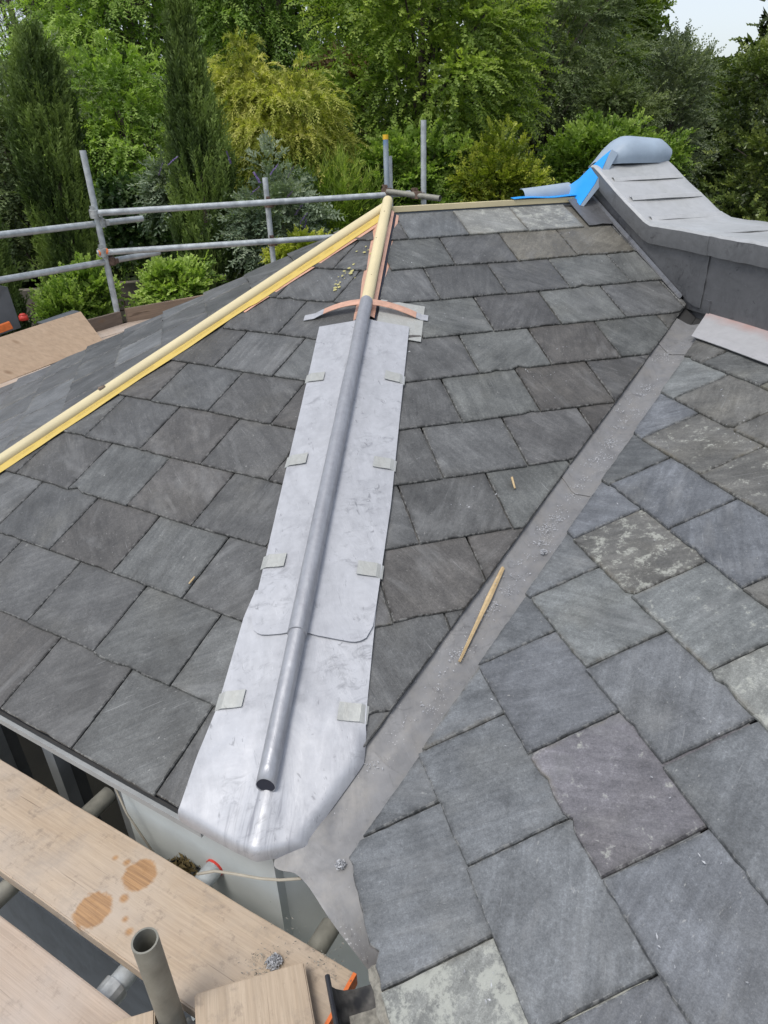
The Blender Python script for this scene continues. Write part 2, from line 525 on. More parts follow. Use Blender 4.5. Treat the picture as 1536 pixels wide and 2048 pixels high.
SR = Slope((0, AY, AZ), (1, 0, 0), (0, -1, 0), CS, SN)                   # u = x
SL = Slope((AX, AY, AZ), (Q, -Q, 0), (-Q, -Q, 0), CS, SN)                # u centred on the slope
SLL = Slope((AX, AY, AZ), (0, -1, 0), (-1, 0, 0), CS, SN)
nO = V1 - Vector((V1.x, V1.y, 0)) + Vector((0, 0, -V1.x * TN))           # N plane at x = 0
SNp = Slope((0, 0, V1.z - V1.x * TN), (0, 1, 0), (-1, 0, 0), CN, SNN)    # u = y, s = -x / CN


def clip(poly, a, b, c):
    """keep a*u + b*s <= c"""
    out = []
    for i in range(len(poly)):
        p, q = poly[i], poly[(i + 1) % len(poly)]
        dp, dq = a * p[0] + b * p[1] - c, a * q[0] + b * q[1] - c
        if dp <= 0: out.append(p)
        if (dp < 0) != (dq < 0) and dp != dq:
            t = dp / (dp - dq)
            out.append((p[0] + (q[0] - p[0]) * t, p[1] + (q[1] - p[1]) * t))
    return out


def area(poly):
    return 0.5 * abs(sum(poly[i][0] * poly[(i + 1) % len(poly)][1] - poly[(i + 1) % len(poly)][0] * poly[i][1] for i in range(len(poly))))


def dens(poly, step):
    out = []
    for i in range(len(poly)):
        p, q = poly[i], poly[(i + 1) % len(poly)]
        d = math.hypot(q[0] - p[0], q[1] - p[1])
        if d < 1e-5: continue
        k = max(1, int(d / step))
        for j in range(k):
            out.append((p[0] + (q[0] - p[0]) * j / k, p[1] + (q[1] - p[1]) * j / k))
    return out


def slate(sl, parent, u0, u1, s_tail, length, clips, color, rough=0.0009, chip=0.0011, th=0.008, lift=0.0165, step=0.032, snap=None):
    sk = random.uniform(-0.0035, 0.0035)
    poly = [(u0, s_tail - length), (u1, s_tail - length), (u1, s_tail + sk), (u0, s_tail - sk)]
    if snap:                                   # a snapped-off corner: (which side, size)
        side, sz = snap
        uu = u1 if side > 0 else u0
        k_ = random.uniform(0.6, 1.5)
        poly = clip(poly, side, k_, side * uu + k_ * s_tail - sz * 0.5)
    for c in clips: poly = clip(poly, *c)
    if len(poly) < 3 or area(poly) < 0.0035: return None
    per_ = sum(math.hypot(poly[i][0] - poly[i - 1][0], poly[i][1] - poly[i - 1][1]) for i in range(len(poly)))
    thin = 2 * area(poly) / per_
    if thin < 0.018: return None
    clean = list(poly)
    poly = dens(poly, step)
    ss = [q[1] for q in poly]
    out = []
    for (u, s) in poly:
        j = chip if s > s_tail - 0.03 else rough
        k = j * (4.5 if random.random() < 0.07 and s > s_tail - 0.03 else 1)
        out.append((u + random.gauss(0, rough * 0.6), s - abs(random.gauss(0, k)) if s > s_tail - 0.03 else s + random.gauss(0, rough * 0.5)))
    poly = out
    n = len(poly)
    cu, cs_ = sum(p[0] for p in poly) / n, sum(p[1] for p in poly) / n
    # orientation
    sg = sum(poly[i][0] * poly[(i + 1) % n][1] - poly[(i + 1) % n][0] * poly[i][1] for i in range(n))
    if sg < 0: poly = poly[::-1]

    def h0(s): return lift * (1 - (s_tail - s) / length)
    def inset(dist):
        r_ = []
        for i in range(n):
            p0, p1, p2 = poly[i - 1], poly[i], poly[(i + 1) % n]
            e = (p2[0] - p0[0], p2[1] - p0[1])
            L = math.hypot(*e) or 1
            d = dist * random.uniform(0.6, 1.5)
            r_.append((p1[0] - e[1] / L * d, p1[1] + e[0] / L * d))
        return r_
    top1 = inset(0.0022)
    m_ = len(clean)
    sgc = 1 if sum(clean[i][0] * clean[(i + 1) % m_][1] - clean[(i + 1) % m_][0] * clean[i][1] for i in range(m_)) > 0 else -1
    eds = []
    for i in range(m_):
        p0, p1 = clean[i], clean[(i + 1) % m_]
        L = math.hypot(p1[0] - p0[0], p1[1] - p0[1])
        if L > 1e-4: eds.append((-(p1[1] - p0[1]) / L * sgc, (p1[0] - p0[0]) / L * sgc, p0))
    dist = lambda e, p: e[0] * (p[0] - e[2][0]) + e[1] * (p[1] - e[2][1])
    c0 = (sum(p[0] for p in clean) / m_, sum(p[1] for p in clean) / m_)
    ins = min(0.020, 0.45 * min(dist(e, c0) for e in eds))
    top2 = []
    for p in top1:
        lam = 0.985
        for e in eds:
            dc, dp_ = dist(e, c0), dist(e, p)
            if dc - dp_ > 1e-6: lam = min(lam, (dc - ins) / (dc - dp_))
        top2.append((c0[0] + (p[0] - c0[0]) * lam, c0[1] + (p[1] - c0[1]) * lam))
    rc = Vector(sl.p(cu, cs_, 0))
    vs, uvs, ed = [], [], []
    for ring, dh, e in ((poly, 0.0, 1.0), ([(p[0], p[1]) for p in poly], th * 0.62, 1.0), (top1, th, 1.0), (top2, th + 0.0003, 0.0)):
        for (u, s) in ring:
            vs.append(sl.p(u, s, h0(s) + dh) - rc)
            uvs.append((u, s))
            ed.append(e)
    fs = []
    for r_ in range(3):
        for i in range(n):
            j = (i + 1) % n
            fs.append((r_ * n + i, r_ * n + j, (r_ + 1) * n + j, (r_ + 1) * n + i))
    fs.append(tuple(range(3 * n, 4 * n)))
    fs.append(tuple(range(n))[::-1])
    me = bpy.data.meshes.new('slate')
    me.from_pydata([tuple(v) for v in vs], [], fs)
    # make normals face outward
    if me.polygons[3 * n].normal.dot(sl.n) < 0:
        me.flip_normals()
    uvl = me.uv_layers.new(name='UVMap')
    ou, os_ = random.uniform(0, 9), random.uniform(0, 9)
    li = np.empty(len(me.loops), dtype=np.int32)
    me.loops.foreach_get('vertex_index', li)
    ua = np.array(uvs)[li] + np.array((ou, os_))
    uvl.data.foreach_set('uv', ua.astype(np.float32).ravel())
    at_ = me.attributes.new('edge', 'FLOAT', 'POINT')
    at_.data.foreach_set('value', ed)
    o = link('slate', me, M['slate'], parent)
    o.location = rc
    o.color = color
    return o


def jit(c, a=0.12):
    k = 1 + random.uniform(-a, a)
    return tuple(x * k for x in c[:3])


house = empty('house', (1.5, 3.0, 0))
tag(house, 'slate roofed house extension with hipped bay, lead valley and lead covered parapet', 'house')


def deck(name, sl, poly, label, h=-0.004, th=0.03):
    n = len(poly)
    vs = [sl.p(u, s, h) for u, s in poly] + [sl.p(u, s, h - th) for u, s in poly]
    fs = [tuple(range(n)), tuple(range(2 * n - 1, n - 1, -1))] + [(i, i + n, (i + 1) % n + n, (i + 1) % n) for i in range(n)]
    o = mesh(name, vs, fs, M['deck'], house)
    o['label'] = label
    return o


# --- front slope of the bay (between the lead hip and the valley)
XH = lambda s: AX - s * CS * T22
# valley edge in (x, s): plan offset d to the left of the valley line: -(VD.y)(x - V1.x) + VD.x (y - V1.y) >= d ; y = AY - s*CS
def vclipR(d):     # keep offset >= d   ->  VD.y*x + VD.x*CS*s <= ...
    return (VD.y, VD.x * CS, VD.y * V1.x + VD.x * (AY - V1.y) - d)
def vclipN(d):     # keep offset <= -d ; u = y, s = -x/CN : -VD.y*(x-V1.x)+VD.x*(y-V1.y) <= -d
    return (VD.x, VD.y * CN, VD.x * V1.y - VD.y * V1.x - d)


def poly_clip(poly, cl):
    for c in cl: poly = clip(poly, *c)
    return poly


hipR = (-1.0, -CS * T22, -AX)                       # x >= XH(s)
off = lambda d: (-1.0, -CS * T22, -AX - d)
dR = deck('roof_slope', SR, poly_clip([(-0.3, 0.0), (2.1, 0.0), (2.1, 2.64), (-0.3, 2.64)], [hipR, vclipR(0.0)]), 'front slope of the bay between lead hip and valley')
colR = (0.086, 0.0875, 0.0872)
warm = (0.127, 0.120, 0.101)
green = (0.110, 0.115, 0.111)
brown = (0.081, 0.077, 0.072)
pale = (0.211, 0.215, 0.202)
special = {(0, 1): (*pale, 0.75), (0, 2): (*pale, 0.85), (1, 2): (*warm, 0.25), (1, 3): (*warm, 0.3), (2, 3): (*green, 0.4), (2, 2): (*green, 0.3),
           (4, 1): (*brown, 0.1), (5, 1): (*brown, 0.25), (4, 0): (*green, 0.2), (5, 0): (*green, 0.1), (0, 0): (0.115, 0.122, 0.125, 0.2), (3, 2): (*green, 0.3)}
phR = lambda k: 0.988 if k % 2 == 0 else 0.837
for k in range(11):
    x = phR(k) - 0.3 * 8
    while x < 2.06:
        x1 = x + 0.3
        g = random.uniform(0.0016, 0.0034)
        idx = round((x - phR(k)) / 0.3)
        base = special.get((k, idx))
        if base is None:
            b = random.choice([colR, colR, colR, (0.096, 0.099, 0.100), (0.083, 0.083, 0.083), (0.101, 0.106, 0.103), (0.088, 0.084, 0.080)])
            base = (*jit(b, 0.13), random.choice([0.05, 0.15, 0.2, 0.35]))
        ln = min(0.46, TA[k] - 0.02)
        slate(SR, dR, x + g, x1 - g, TA[k] + random.uniform(-0.002, 0.002), ln, [off(0.045), vclipR(0.060), (1, 0, 1.905 if k == 0 else 2.058)], base)
        if k == 10:
            slate(SR, dR, x + g + 0.15, x1 - g + 0.15, TA[k] - 0.004, 0.26, [off(0.045), vclipR(0.060)], base, lift=0.004)
        x = x1
# --- chamfer slope (between the two hips)
hL = [(1, -CS * T22, -0.035), (-1, -CS * T22, -0.035)]
dL = deck('roof_slope', SL, poly_clip([(-1.3, 0), (1.3, 0), (1.3, 2.64), (-1.3, 2.64)], [(1, -CS * T22, 0), (-1, -CS * T22, 0)]), 'dark slate slope between the yellow hip roll and the lead hip')
colL = (0.080, 0.0815, 0.0818)
for k in range(11):
    ph = 0.12 if k % 2 == 0 else (-0.03 if k > 4 else -0.015)
    u = ph - 0.297 * 6
    while u < 1.3:
        g = random.uniform(0.0016, 0.0032)
        b = random.choice([colL, colL, (0.091, 0.094, 0.095), (0.076, 0.076, 0.075), (0.082, 0.079, 0.076), (0.096, 0.100, 0.099)])
        ln = min(0.46, TA[k] - 0.06)
        col = (*jit(b, 0.12), random.choice([0.0, 0.1, 0.2, 0.3]))
        slate(SL, dL, u + g, u + 0.297 - g, TA[k] + random.uniform(-0.002, 0.002), ln, hL, col,
              snap=((1, 0.05) if (k == 5 and abs(u + 0.006 - 0.297) < 0.05) else None))
        if k == 10:
            slate(SL, dL, u + g + 0.148, u + 0.297 - g + 0.148, TA[k] - 0.004, 0.26, hL, col, lift=0.004)
        u += 0.297
# --- end slope beyond the yellow hip roll
dLL = deck('roof_slope', SLL, poly_clip([(-1.3, 0), (1.3, 0), (1.3, 2.64), (-1.3, 2.64)], [(1, -CS * T22, 0), (-1, -CS * T22, 0)]), 'far end slope of the bay seen at a shallow angle')
for k in range(11):
    ph = 0.05 if k % 2 == 0 else 0.20
    u = ph - 0.3 * 6
    while u < 1.3:
        g = random.uniform(0.0012, 0.0026)
        b = random.choice([colL, (0.103, 0.107, 0.110), (0.093, 0.095, 0.098)])  # paler than the chamfer: grazing sky sheen put into the colour
        slate(SLL, dLL, u + g, u + 0.3 - g, TA[k] + random.uniform(-0.003, 0.003), min(0.46, TA[k] - 0.06), [(1, -CS * T22, -0.02), (-1, -CS * T22, -0.004)], (*jit(b, 0.2), random.choice([0.2, 0.4, 0.55])), lift=0.022)
        u += 0.3
# --- hidden back slopes of the bay, closed so that the roof is whole
SBL = Slope((AX, AY, AZ), (Q, Q, 0), (-Q, Q, 0), CS, SN)
SB = Slope((0, AY, AZ), (1, 0, 0), (0, 1, 0), CS, SN)
for sl_, pl, lab in ((SBL, poly_clip([(-1.3, 0), (1.3, 0), (1.3, 2.64), (-1.3, 2.64)], [(1, -CS * T22, 0), (-1, -CS * T22, 0)]), 'rear chamfer slope of the bay'),
                     (SB, [(AX, 0), (2.1, 0), (2.1, 2.64), (XH(2.64), 2.64)], 'rear slope of the bay')):
    dB = deck('roof_slope', sl_, pl, lab, h=0.012)
    dB.data.materials[0] = M['slab']

# --- lower wing roof with larger blue-grey slates
NX0, NG = 0.1446, 0.2089
dN = deck('roof_slope', SNp, poly_clip([(-1.0, -0.16 / CN), (-1.0, -2.1 / CN), (2.7, -2.1 / CN), (2.7, -0.16 / CN)], [vclipN(0.0)]), 'near wing roof of blue grey slates')
nb = (0.124, 0.133, 0.146)
ng = (0.148, 0.158, 0.158)
nw = (0.124, 0.123, 0.115)
npur = (0.139, 0.135, 0.148)
nl = (0.212, 0.220, 0.207)
phN = {0: 0.651, 1: 0.786, 2: 0.951, 3: 0.792, 4: 0.935, 5: 1.097, 6: 1.25, 7: 1.088, 8: 1.23, 9: 1.08}
spN = {(2, -1): (*npur, 0.68), (0, -1): (*nl, 0.95), (4, 0): (*ng, 0.7), (4, 1): (*nw, 0.85), (3, 1): (*ng, 0.35), (3, 0): (0.132, 0.140, 0.149, 0.3), (5, 0): (*nb, 0.25),
       (4, -1): (*nl, 0.8), (6, 0): (*nw, 0.7), (6, 1): (*nw, 0.75), (5, 2): (0.096, 0.102, 0.105, 0.2), (7, 1): (*nw, 0.4), (8, 1): (0.130, 0.134, 0.112, 0.4)}
for k in range(10):
    st = -(NX0 + NG * k) / CN
    y = phN[k] - 0.3 * 6
    while y < 2.75:
        g = random.uniform(0.0015, 0.004)
        idx = round((y - phN[k]) / 0.3)
        base = spN.get((k, idx))
        if base is None:
            b = random.choice([nb, nb, (0.129, 0.137, 0.149), (0.127, 0.136, 0.144), (0.117, 0.124, 0.135)] if k < 4 else [nb, ng, nw, (0.130, 0.135, 0.132)])
            base = (*jit(b, 0.1), random.choice([0.1, 0.2, 0.3, 0.4]))
        sn = (random.choice((-1, 1)), random.uniform(0.012, 0.028)) if random.random() < 0.35 else None
        cl = [vclipN(0.0755), (0, -1, 2.095 / CN)]
        slate(SNp, dN, y + g, y + 0.3 - g, st + random.uniform(-0.004, 0.004), 0.43, cl, base, rough=0.0007, chip=0.0016, th=0.0105, lift=0.019, step=0.02, snap=sn)
        if k == 0:
            slate(SNp, dN, y + g + 0.15, y + 0.3 - g + 0.15, st - 0.006, 0.24, cl, base, lift=0.004)
        y += 0.3


# ------------------------------------------------------------------ lead work
def sheet(name, rows, mat, parent, th=0.0022, uv=False):
    """rows: list of equal-length lists of points"""
    nr, nc = len(rows), len(rows[0])
    vs = [p for r_ in rows for p in r_]
    fs = [(i * nc + j, i * nc + j + 1, (i + 1) * nc + j + 1, (i + 1) * nc + j) for i in range(nr - 1) for j in range(nc - 1)]
    o = mesh(name, vs, fs, mat, parent, True)
    me = o.data
    zs = sum(p.normal.z for p in me.polygons)
    if zs < 0: me.flip_normals()
    if uv:
        ul = me.uv_layers.new(name='UVMap')
        for l in me.loops:
            i, j = divmod(l.vertex_index, nc)
            ul.data[l.index].uv = (i * uv, j / (nc - 1))
    md = o.modifiers.new('thickness', 'SOLIDIFY')
    md.thickness = th
    md.offset = 1
    es = o.modifiers.new('crisp', 'EDGE_SPLIT')
    es.split_angle = R(38)
    return o


from mathutils import noise as mn
def wob(p, sc=9.0, amp=0.0015, seed=0.0):
    return amp * mn.noise(Vector((p[0] * sc + seed, p[1] * sc, p[2] * sc + seed)))


H1 = Vector((math.sin(R(22.5)), math.cos(R(22.5)), 0))          # uphill in plan along the lead hip
H1S = Vector((math.cos(R(22.5)), -math.sin(R(22.5)), 0))        # to the right of it
CK = math.cos(R(22.5)) * T                                       # fall along the hip
SK = math.sin(R(22.5)) * T                                       # fall away from it


def hip1(a, o, h):
    return Vector((AX, AY, AZ)) - H1 * a + H1S * o + Vector((0, 0, -CK * a - SK * abs(o) + h))


hipcover = empty('hip_flashing', (0, 0, 0))
hipcover.parent = house
hipcover.matrix_parent_inverse = Matrix.Translation(-house.location)
hipcover['label'] = 'bright new lead flashing dressed over the central hip'


def wing_sheet(a0, a1, lo, hi, base, lower_round, name, seed):
    rows = []
    N_ = int((a1 - a0) / 0.018)
    for i in range(N_ + 1):
        a = a0 + (a1 - a0) * i / N_
        l_, h_ = lo(a), hi(a)
        row = []
        for j in range(25):
            f = j / 24.0
            o = l_ + (h_ - l_) * f
            aa = a
            if lower_round:                       # rounded lower corners
                e = min(o - l_, h_ - o)
                rr = 0.055
                if e < rr:
                    aa = a0 + (a - a0) * (1 - (rr - math.sqrt(max(0, rr * rr - (rr - e) ** 2))) / (a1 - a0))
            h = base + wob((aa, o, seed), 7, 0.0026) + wob((aa, o, seed), 26, 0.0008) + 0.0035 * max(0, 1 - (a1 - a) / 0.05)
            if abs(o) < 0.05: h += 0.006 * (1 - abs(o) / 0.05)
            row.append(hip1(aa, o, h))
        rows.append(row)
    return sheet(name, rows, M['lead_new'], hipcover)


def lerp(t, *kn):
    for (x0, y0), (x1, y1) in zip(kn, kn[1:]):
        if t <= x1: return y0 + (y1 - y0) * (t - x0) / (x1 - x0)
    return kn[-1][1]


loU = lambda a: lerp(a, (0.8, -0.184), (1.3, -0.169), (1.68, -0.160), (2.2, -0.146))
hiU = lambda a: lerp(a, (0.8, 0.178), (1.35, 0.188), (1.75, 0.196), (2.2, 0.190))
u1 = wing_sheet(0.853, 2.165, loU, hiU, 0.0315, True, 'lead_sheet', 3.0)
u1['label'] = 'upper lead sheet with rounded lower corners'
# lower sheet: flares, follows the valley on the right and turns down over the eaves
loL = lambda a: lerp(a, (2.0, -0.155), (2.1, -0.172), (2.34, -0.177), (2.45, -0.198), (2.56, -0.206), (2.70, -0.10))
hiL = lambda a: lerp(a, (2.0, 0.190), (2.3, 0.199), (2.40, 0.203))


def valley_o(a, d):
    """offset from the hip at which the valley offset equals d"""
    o = 0.1
    for _ in range(30):
        p_ = hip1(a, o, 0)
        v_ = -VD.y * (p_.x - V1.x) + VD.x * (p_.y - V1.y)
        o += (v_ - d) * 0.9
    return o


def add_streaks(mat):
    t_, b_ = mat.node_tree, mat.node_tree.nodes['Principled BSDF']
    old = b_.inputs['Base Color'].links[0].from_socket
    q = NT.__new__(NT)
    q.t, q.b, q.m = t_, b_, mat
    co = q.coord('Object')
    e_ = hip1(2.60, 0.0, 0.03)
    vm = q.n('ShaderNodeVectorMath', operation='DISTANCE')
    q.l(co, vm.inputs[0])
    vm.inputs[1].default_value = e_
    near = q.math('MULTIPLY', q.math('SUBTRACT', 0.125, vm.outputs['Value']), 12.0, clamp=True)
    st = q.noise(q.mapping(co, (60, 60, 6), (0, 0, -0.39)), 1.0, 3, 0.6)
    vr = q.n('ShaderNodeVectorRotate', rotation_type='Z_AXIS')
    q.l(co, vr.inputs['Vector'])
    vr.inputs['Angle'].default_value = 0.39
    st = q.noise(q.mapping(vr.outputs[0], (95, 7, 1)), 1.0, 4, 0.65, None, 0.5)
    f_ = q.math('MULTIPLY', q.math('MULTIPLY', q.ramp(st, [(0.5, 0.0), (0.66, 1.0)]), near), 0.7)
    q.l(q.mix(f_, old, (0.17, 0.175, 0.20)), b_.inputs['Base Color'])


M['lead_low'] = mat_lead('new_lead_eaves', (0.44, 0.45, 0.475), (0.29, 0.298, 0.322), 0.42, 0.22, 0.72)
add_streaks(M['lead_low'])


def lower_sheet():
    rows = []
    N_ = 40
    a_end = lambda o: (S_E * CS + 0.008 - 0.3827 * abs(o)) / 0.9239
    for i in range(N_ + 5):
        row = []
        for j in range(37):
            f = j / 36.0
            v = min(i, N_) / N_
            a = 2.02 + (2.63 - 2.02) * v
            for _ in range(6):                       # walk down at constant fraction of the width
                l_ = lerp(a, (2.0, -0.155), (2.1, -0.172), (2.34, -0.178), (2.45, -0.196), (2.60, -0.206))
                h_ = lerp(a, (2.0, 0.190), (2.3, 0.199), (2.37, 0.203)) if a < 2.37 else min(0.205, valley_o(a, 0.040))
                o = l_ + (h_ - l_) * f
                a = 2.02 + (a_end(o) - 2.02) * v
            h = 0.0275 + wob((a, o, 8.0), 7, 0.004) * min(1, max(0, (a - 2.15) / 0.15)) + wob((a, o, 2.0), 24, 0.0012) * min(1, max(0, (a - 2.15) / 0.1))
            if abs(o) < 0.05: h += 0.006 * (1 - abs(o) / 0.05)
            er = h_ - o
            if a > 2.36 and er < 0.018: h -= 0.022 * ((0.018 - er) / 0.018) ** 2 * min(1, (a - 2.36) / 0.06)
            p = hip1(a, o, h)
            if i > N_:                               # turned down over the eaves
                k = i - N_
                t_ = max(0, min(1, 0.5 + o / 0.05))
                d_ = Vector((-Q * (1 - t_), -Q * (1 - t_) - t_, 0)).normalized()
                p = p + d_ * (0.006, 0.009, 0.009, 0.008)[k - 1] + Vector((0, 0, (-0.005, -0.014, -0.026, -0.040)[k - 1] - 0.004 * mn.noise(p * 14)))
            row.append(p)
        rows.append(row)
    o = sheet('lead_sheet', rows, M['lead_low'], hipcover)
    o['label'] = 'lower lead sheet flared and turned down at the eaves corner'
    return o


lower_sheet()
# lead roll over the hip
def roll(a0, a1, rad, hc, mat, name, parent, fn=hip1, n=18, cap=None, taper=0.0):
    N_ = max(2, int((a1 - a0) / 0.03))
    vs, fs = [], []
    for i in range(N_ + 1):
        a = a0 + (a1 - a0) * i / N_
        for k in range(n):
            t = -0.30 * math.pi + 1.60 * math.pi * k / (n - 1)
            r_ = rad * (1 + 0.05 * mn.noise(Vector((a * 5, k * 0.4, rad * 40))))
            p = fn(a, 0, hc + wob((a, 0, k), 3, 0.002)) + (fn(0, 1, 0) - fn(0, 0, 0) + Vector((0, 0, SK))) * (r_ * math.cos(t)) + Vector((0, 0, r_ * math.sin(t)))
            vs.append(p)
    for i in range(N_):
        for k in range(n - 1):
            fs.append((i * n + k, i * n + k + 1, (i + 1) * n + k + 1, (i + 1) * n + k))
        fs.append((i * n + n - 1, i * n, (i + 1) * n, (i + 1) * n + n - 1))
    fs.append(tuple(range(n))[::-1])
    if cap is None:
        fs.append(tuple(N_ * n + k for k in range(n)))
    o = mesh(name, vs, fs, mat, parent)
    bm = bmesh.new()
    bm.from_mesh(o.data)
    bmesh.ops.recalc_face_normals(bm, faces=bm.faces)
    bm.to_mesh(o.data)
    bm.free()
    auto_smooth(o, 50)
    if cap is not None:
        c = [fn(a1 - 0.0015, 0, hc) + (Vector(v) - fn(a1, 0, hc)) * 0.97 for v in vs[-n:]]
        mesh('roll_end', c, [tuple(range(n))], cap, parent)  # dark face: shade of the hollow end put into the colour
        md = o.modifiers.new('thickness', 'SOLIDIFY')
        md.thickness = 0.0016
        md.offset = -1
    return o


r1 = roll(0.775, 2.185, 0.0262, 0.052, M['lead_roll'], 'hip_roll', hipcover)
r2 = roll(2.10, 2.545, 0.0232, 0.0505, M['lead_roll'], 'hip_roll', hipcover, cap=M['navy'])
r1['label'] = 'long lead covered hip roll'
r2['label'] = 'short lower lead hip roll with open end'
# lead clips folded over the wing edges
for side, aas in ((-1, (1.156, 1.555, 1.935, 2.332)), (1, (1.156, 1.553, 1.942, 2.335))):
    for a in aas:
        if side < 0:
            eo = (loU(a) if a < 2.15 else loL(a)); o0, o1 = eo - 0.006, eo + 0.066
        else:
            eo = (hiU(a) if a < 2.15 else hiL(a)); o0, o1 = eo + 0.004, eo - 0.068
        rows = []
        tw = random.uniform(-0.008, 0.008)
        for i in range(5):
            f = i / 4
            o_ = o0 + (o1 - o0) * f
            h = (0.0365 if a < 2.15 else 0.0325) + random.uniform(0, 0.0006) - (0.008 if i == 0 else 0) + (0.0015 if i == 4 else 0)
            rows.append([hip1(a - 0.022 + tw * f, o_, h), hip1(a + 0.022 + tw * f, o_, h + 0.001)])
        cl_ = sheet('clip', rows, M['lead_clip'], hipcover, 0.0018)
        cl_.data.polygons.foreach_set('use_smooth', [False] * len(cl_.data.polygons))

# timber roll still bare above the lead, with copper strap
hiptimber = empty('hip_roll_timber')
hiptimber.parent = house
hiptimber.matrix_parent_inverse = Matrix.Translation(-house.location)
hiptimber['label'] = 'bare pale timber roll at the top of the central hip'
roll(-0.02, 0.79, 0.0245, 0.047, M['roll_wood'], 'timber_roll', hiptimber)
for o0, o1, h0_, h1_, mt, nm in ((-0.048, -0.022, 0.018, 0.030, M['copper'], 'copper_strip'), (0.022, 0.036, 0.034, 0.028, M['copper'], 'copper_strip'), (0.036, 0.046, 0.022, 0.016, M['navy'], 'membrane_edge'), (0.046, 0.056, 0.017, 0.014, M['copper'], 'copper_strip')):
    rows = [[hip1(a, o0 + 0.004 * mn.noise(Vector((a * 6, o0 * 50, 0))), h0_), hip1(a, o1 + 0.004 * mn.noise(Vector((a * 5, o1 * 70, 4))), h1_)] for a in [0.03 + 0.80 * i / 20 for i in range(21)]]
    sheet(nm, rows, mt, hiptimber, 0.002)
# under-flashing slip of slate-coloured lead by the strap
rows = [[hip1(0.70 + 0.22 * i / 6, 0.05 + (0.23 - 0.02 * i / 6 - 0.05 + 0.02 * i / 6) * j / 6, 0.024) for j in range(7)] for i in range(7)]
sheet('lead_soaker', rows, M['lead_clip'], hiptimber, 0.002)
for o0, o1, mt in ((-0.178, 0.200, M['copper']), (-0.262, -0.1785, M['lead_new']), (0.2005, 0.248, M['lead_new'])):
    rows = []
    for i in range(17):
        o_ = o0 + (o1 - o0) * i / 16
        h = 0.050 - 0.050 * (abs(o_) / 0.2) ** 1.9 + SK * abs(o_)
        h = max(h, 0.027)
        a = 0.772 + 0.004 * math.sin(o_ * 9)
        rows.append([hip1(a - 0.017, o_, h), hip1(a, o_, h + 0.001), hip1(a + 0.017, o_, h)])
    o = sheet('copper_strap' if mt is M['copper'] else 'strap_end', rows, mt, hiptimber, 0.0025)

# --- left hip: timber roll on yellow membrane
H2 = Vector((math.cos(R(22.5)), math.sin(R(22.5)), 0))
H2S = Vector((math.sin(R(22.5)), -math.cos(R(22.5)), 0))        # towards the chamfer slope


def hip2(a, o, h):
    return Vector((AX, AY, AZ)) - H2 * a + H2S * o + Vector((0, 0, -CK * a - SK * abs(o) + h))


hip2e = empty('hip_roll_timber')
hip2e.parent = house
hip2e.matrix_parent_inverse = Matrix.Translation(-house.location)
hip2e['label'] = 'long yellowish timber roll along the left hip on yellow membrane'
roll(0.015, 2.70, 0.025, 0.036, M['roll_wood'], 'timber_roll', hip2e, fn=hip2)
rows = []
for i in range(91):
    a = 0.06 + 2.62 * i / 90
    wv = 0.020 + 0.008 * mn.noise(Vector((a * 4, 2, 0))) + (0.010 if a < 0.8 else 0)
    rows.append([hip2(a, 0.018 + (wv + 0.014) * j / 4, 0.036 - 0.009 * j / 4 + 0.0015 * mn.noise(Vector((a * 11, j, 3)))) for j in range(5)])
sheet('yellow_membrane', rows, M['yellow'], hip2e, 0.001, uv=2.62 / 90)
rows = [[hip2(a, -0.018 - 0.02 * j, 0.024 - 0.006 * j) for j in range(3)] for a in [0.06 + 2.62 * i / 40 for i in range(41)]]
sheet('yellow_membrane', rows, M['yellow'], hip2e, 0.001, uv=0.0655)
rows = [[hip2(a, 0.055, 0.0245), hip2(a, 0.066 + 0.018 * max(0.1, 1 - a / 0.9) + 0.004 * mn.noise(Vector((a * 7, 1, 1))), 0.0245)] for a in [0.10 + 0.75 * i / 20 for i in range(21)]]
sheet('copper_strip', rows, M['copper'], hip2e, 0.001)
# knot on the roll
kb = MB()
kb.tube([hip2(1.48, 0, 0.052), hip2(1.505, 0.004, 0.064)], [0.013, 0.008], 10)
kb.build('knot', M['toe_dark'], hip2e, True)
# nail heads on the bare rolls
nb_ = MB()
for a in (0.12, 0.34, 0.62):
    p = hip1(a, 0.012 * random.uniform(-1, 1), 0.0705)
    nb_.tube([p, p + Vector((0, 0, 0.0015))], 0.003, 8)
nb_.build('nail_heads', M['coupler'], hiptimber)
# third hip, only its capping edge shows
rows = [[Vector((AX, AY, AZ)) + Vector((-math.cos(R(22.5)) * a, math.sin(R(22.5)) * a, -CK * a)) + Vector((math.sin(R(22.5)), math.cos(R(22.5)), 0)) * o + Vector((0, 0, 0.012 - SK * abs(o))) for o in (-0.0, 0.05)] for a in [0.1 + 2.5 * i / 20 for i in range(21)]]
sheet('yellow_membrane', rows, M['slab'], hip2e, 0.003)

# --- ridge: pale batten along the top
rb = MB()
p0, p1 = Vector((AX + 0.02, AY + 0.012, AZ + 0.018)), Vector((1.99, AY + 0.012, AZ + 0.018))
rb.box((p0 + p1) / 2, (p1 - p0) / 2, (0, 0.016, 0), (0, 0, 0.012))
ob = rb.build('ridge_batten', M['roll_wood'], house)
ob['label'] = 'thin pale timber batten along the short ridge'

# --- valley lining: three lapped lead sheets
vall = empty('valley_lining')
vall.parent = house
vall.matrix_parent_inverse = Matrix.Translation(-house.location)
vall['label'] = 'grey weathered lead valley gutter littered with shavings'
VN = Vector((-VD.y, VD.x, 0))                  # to the left (bay) side in plan
# slope of each side measured along VN
kR = T * VN.y                                  # bay: z = T*y
kN = TN * VN.x                                 # wing: z = TN*x (negative to the left)


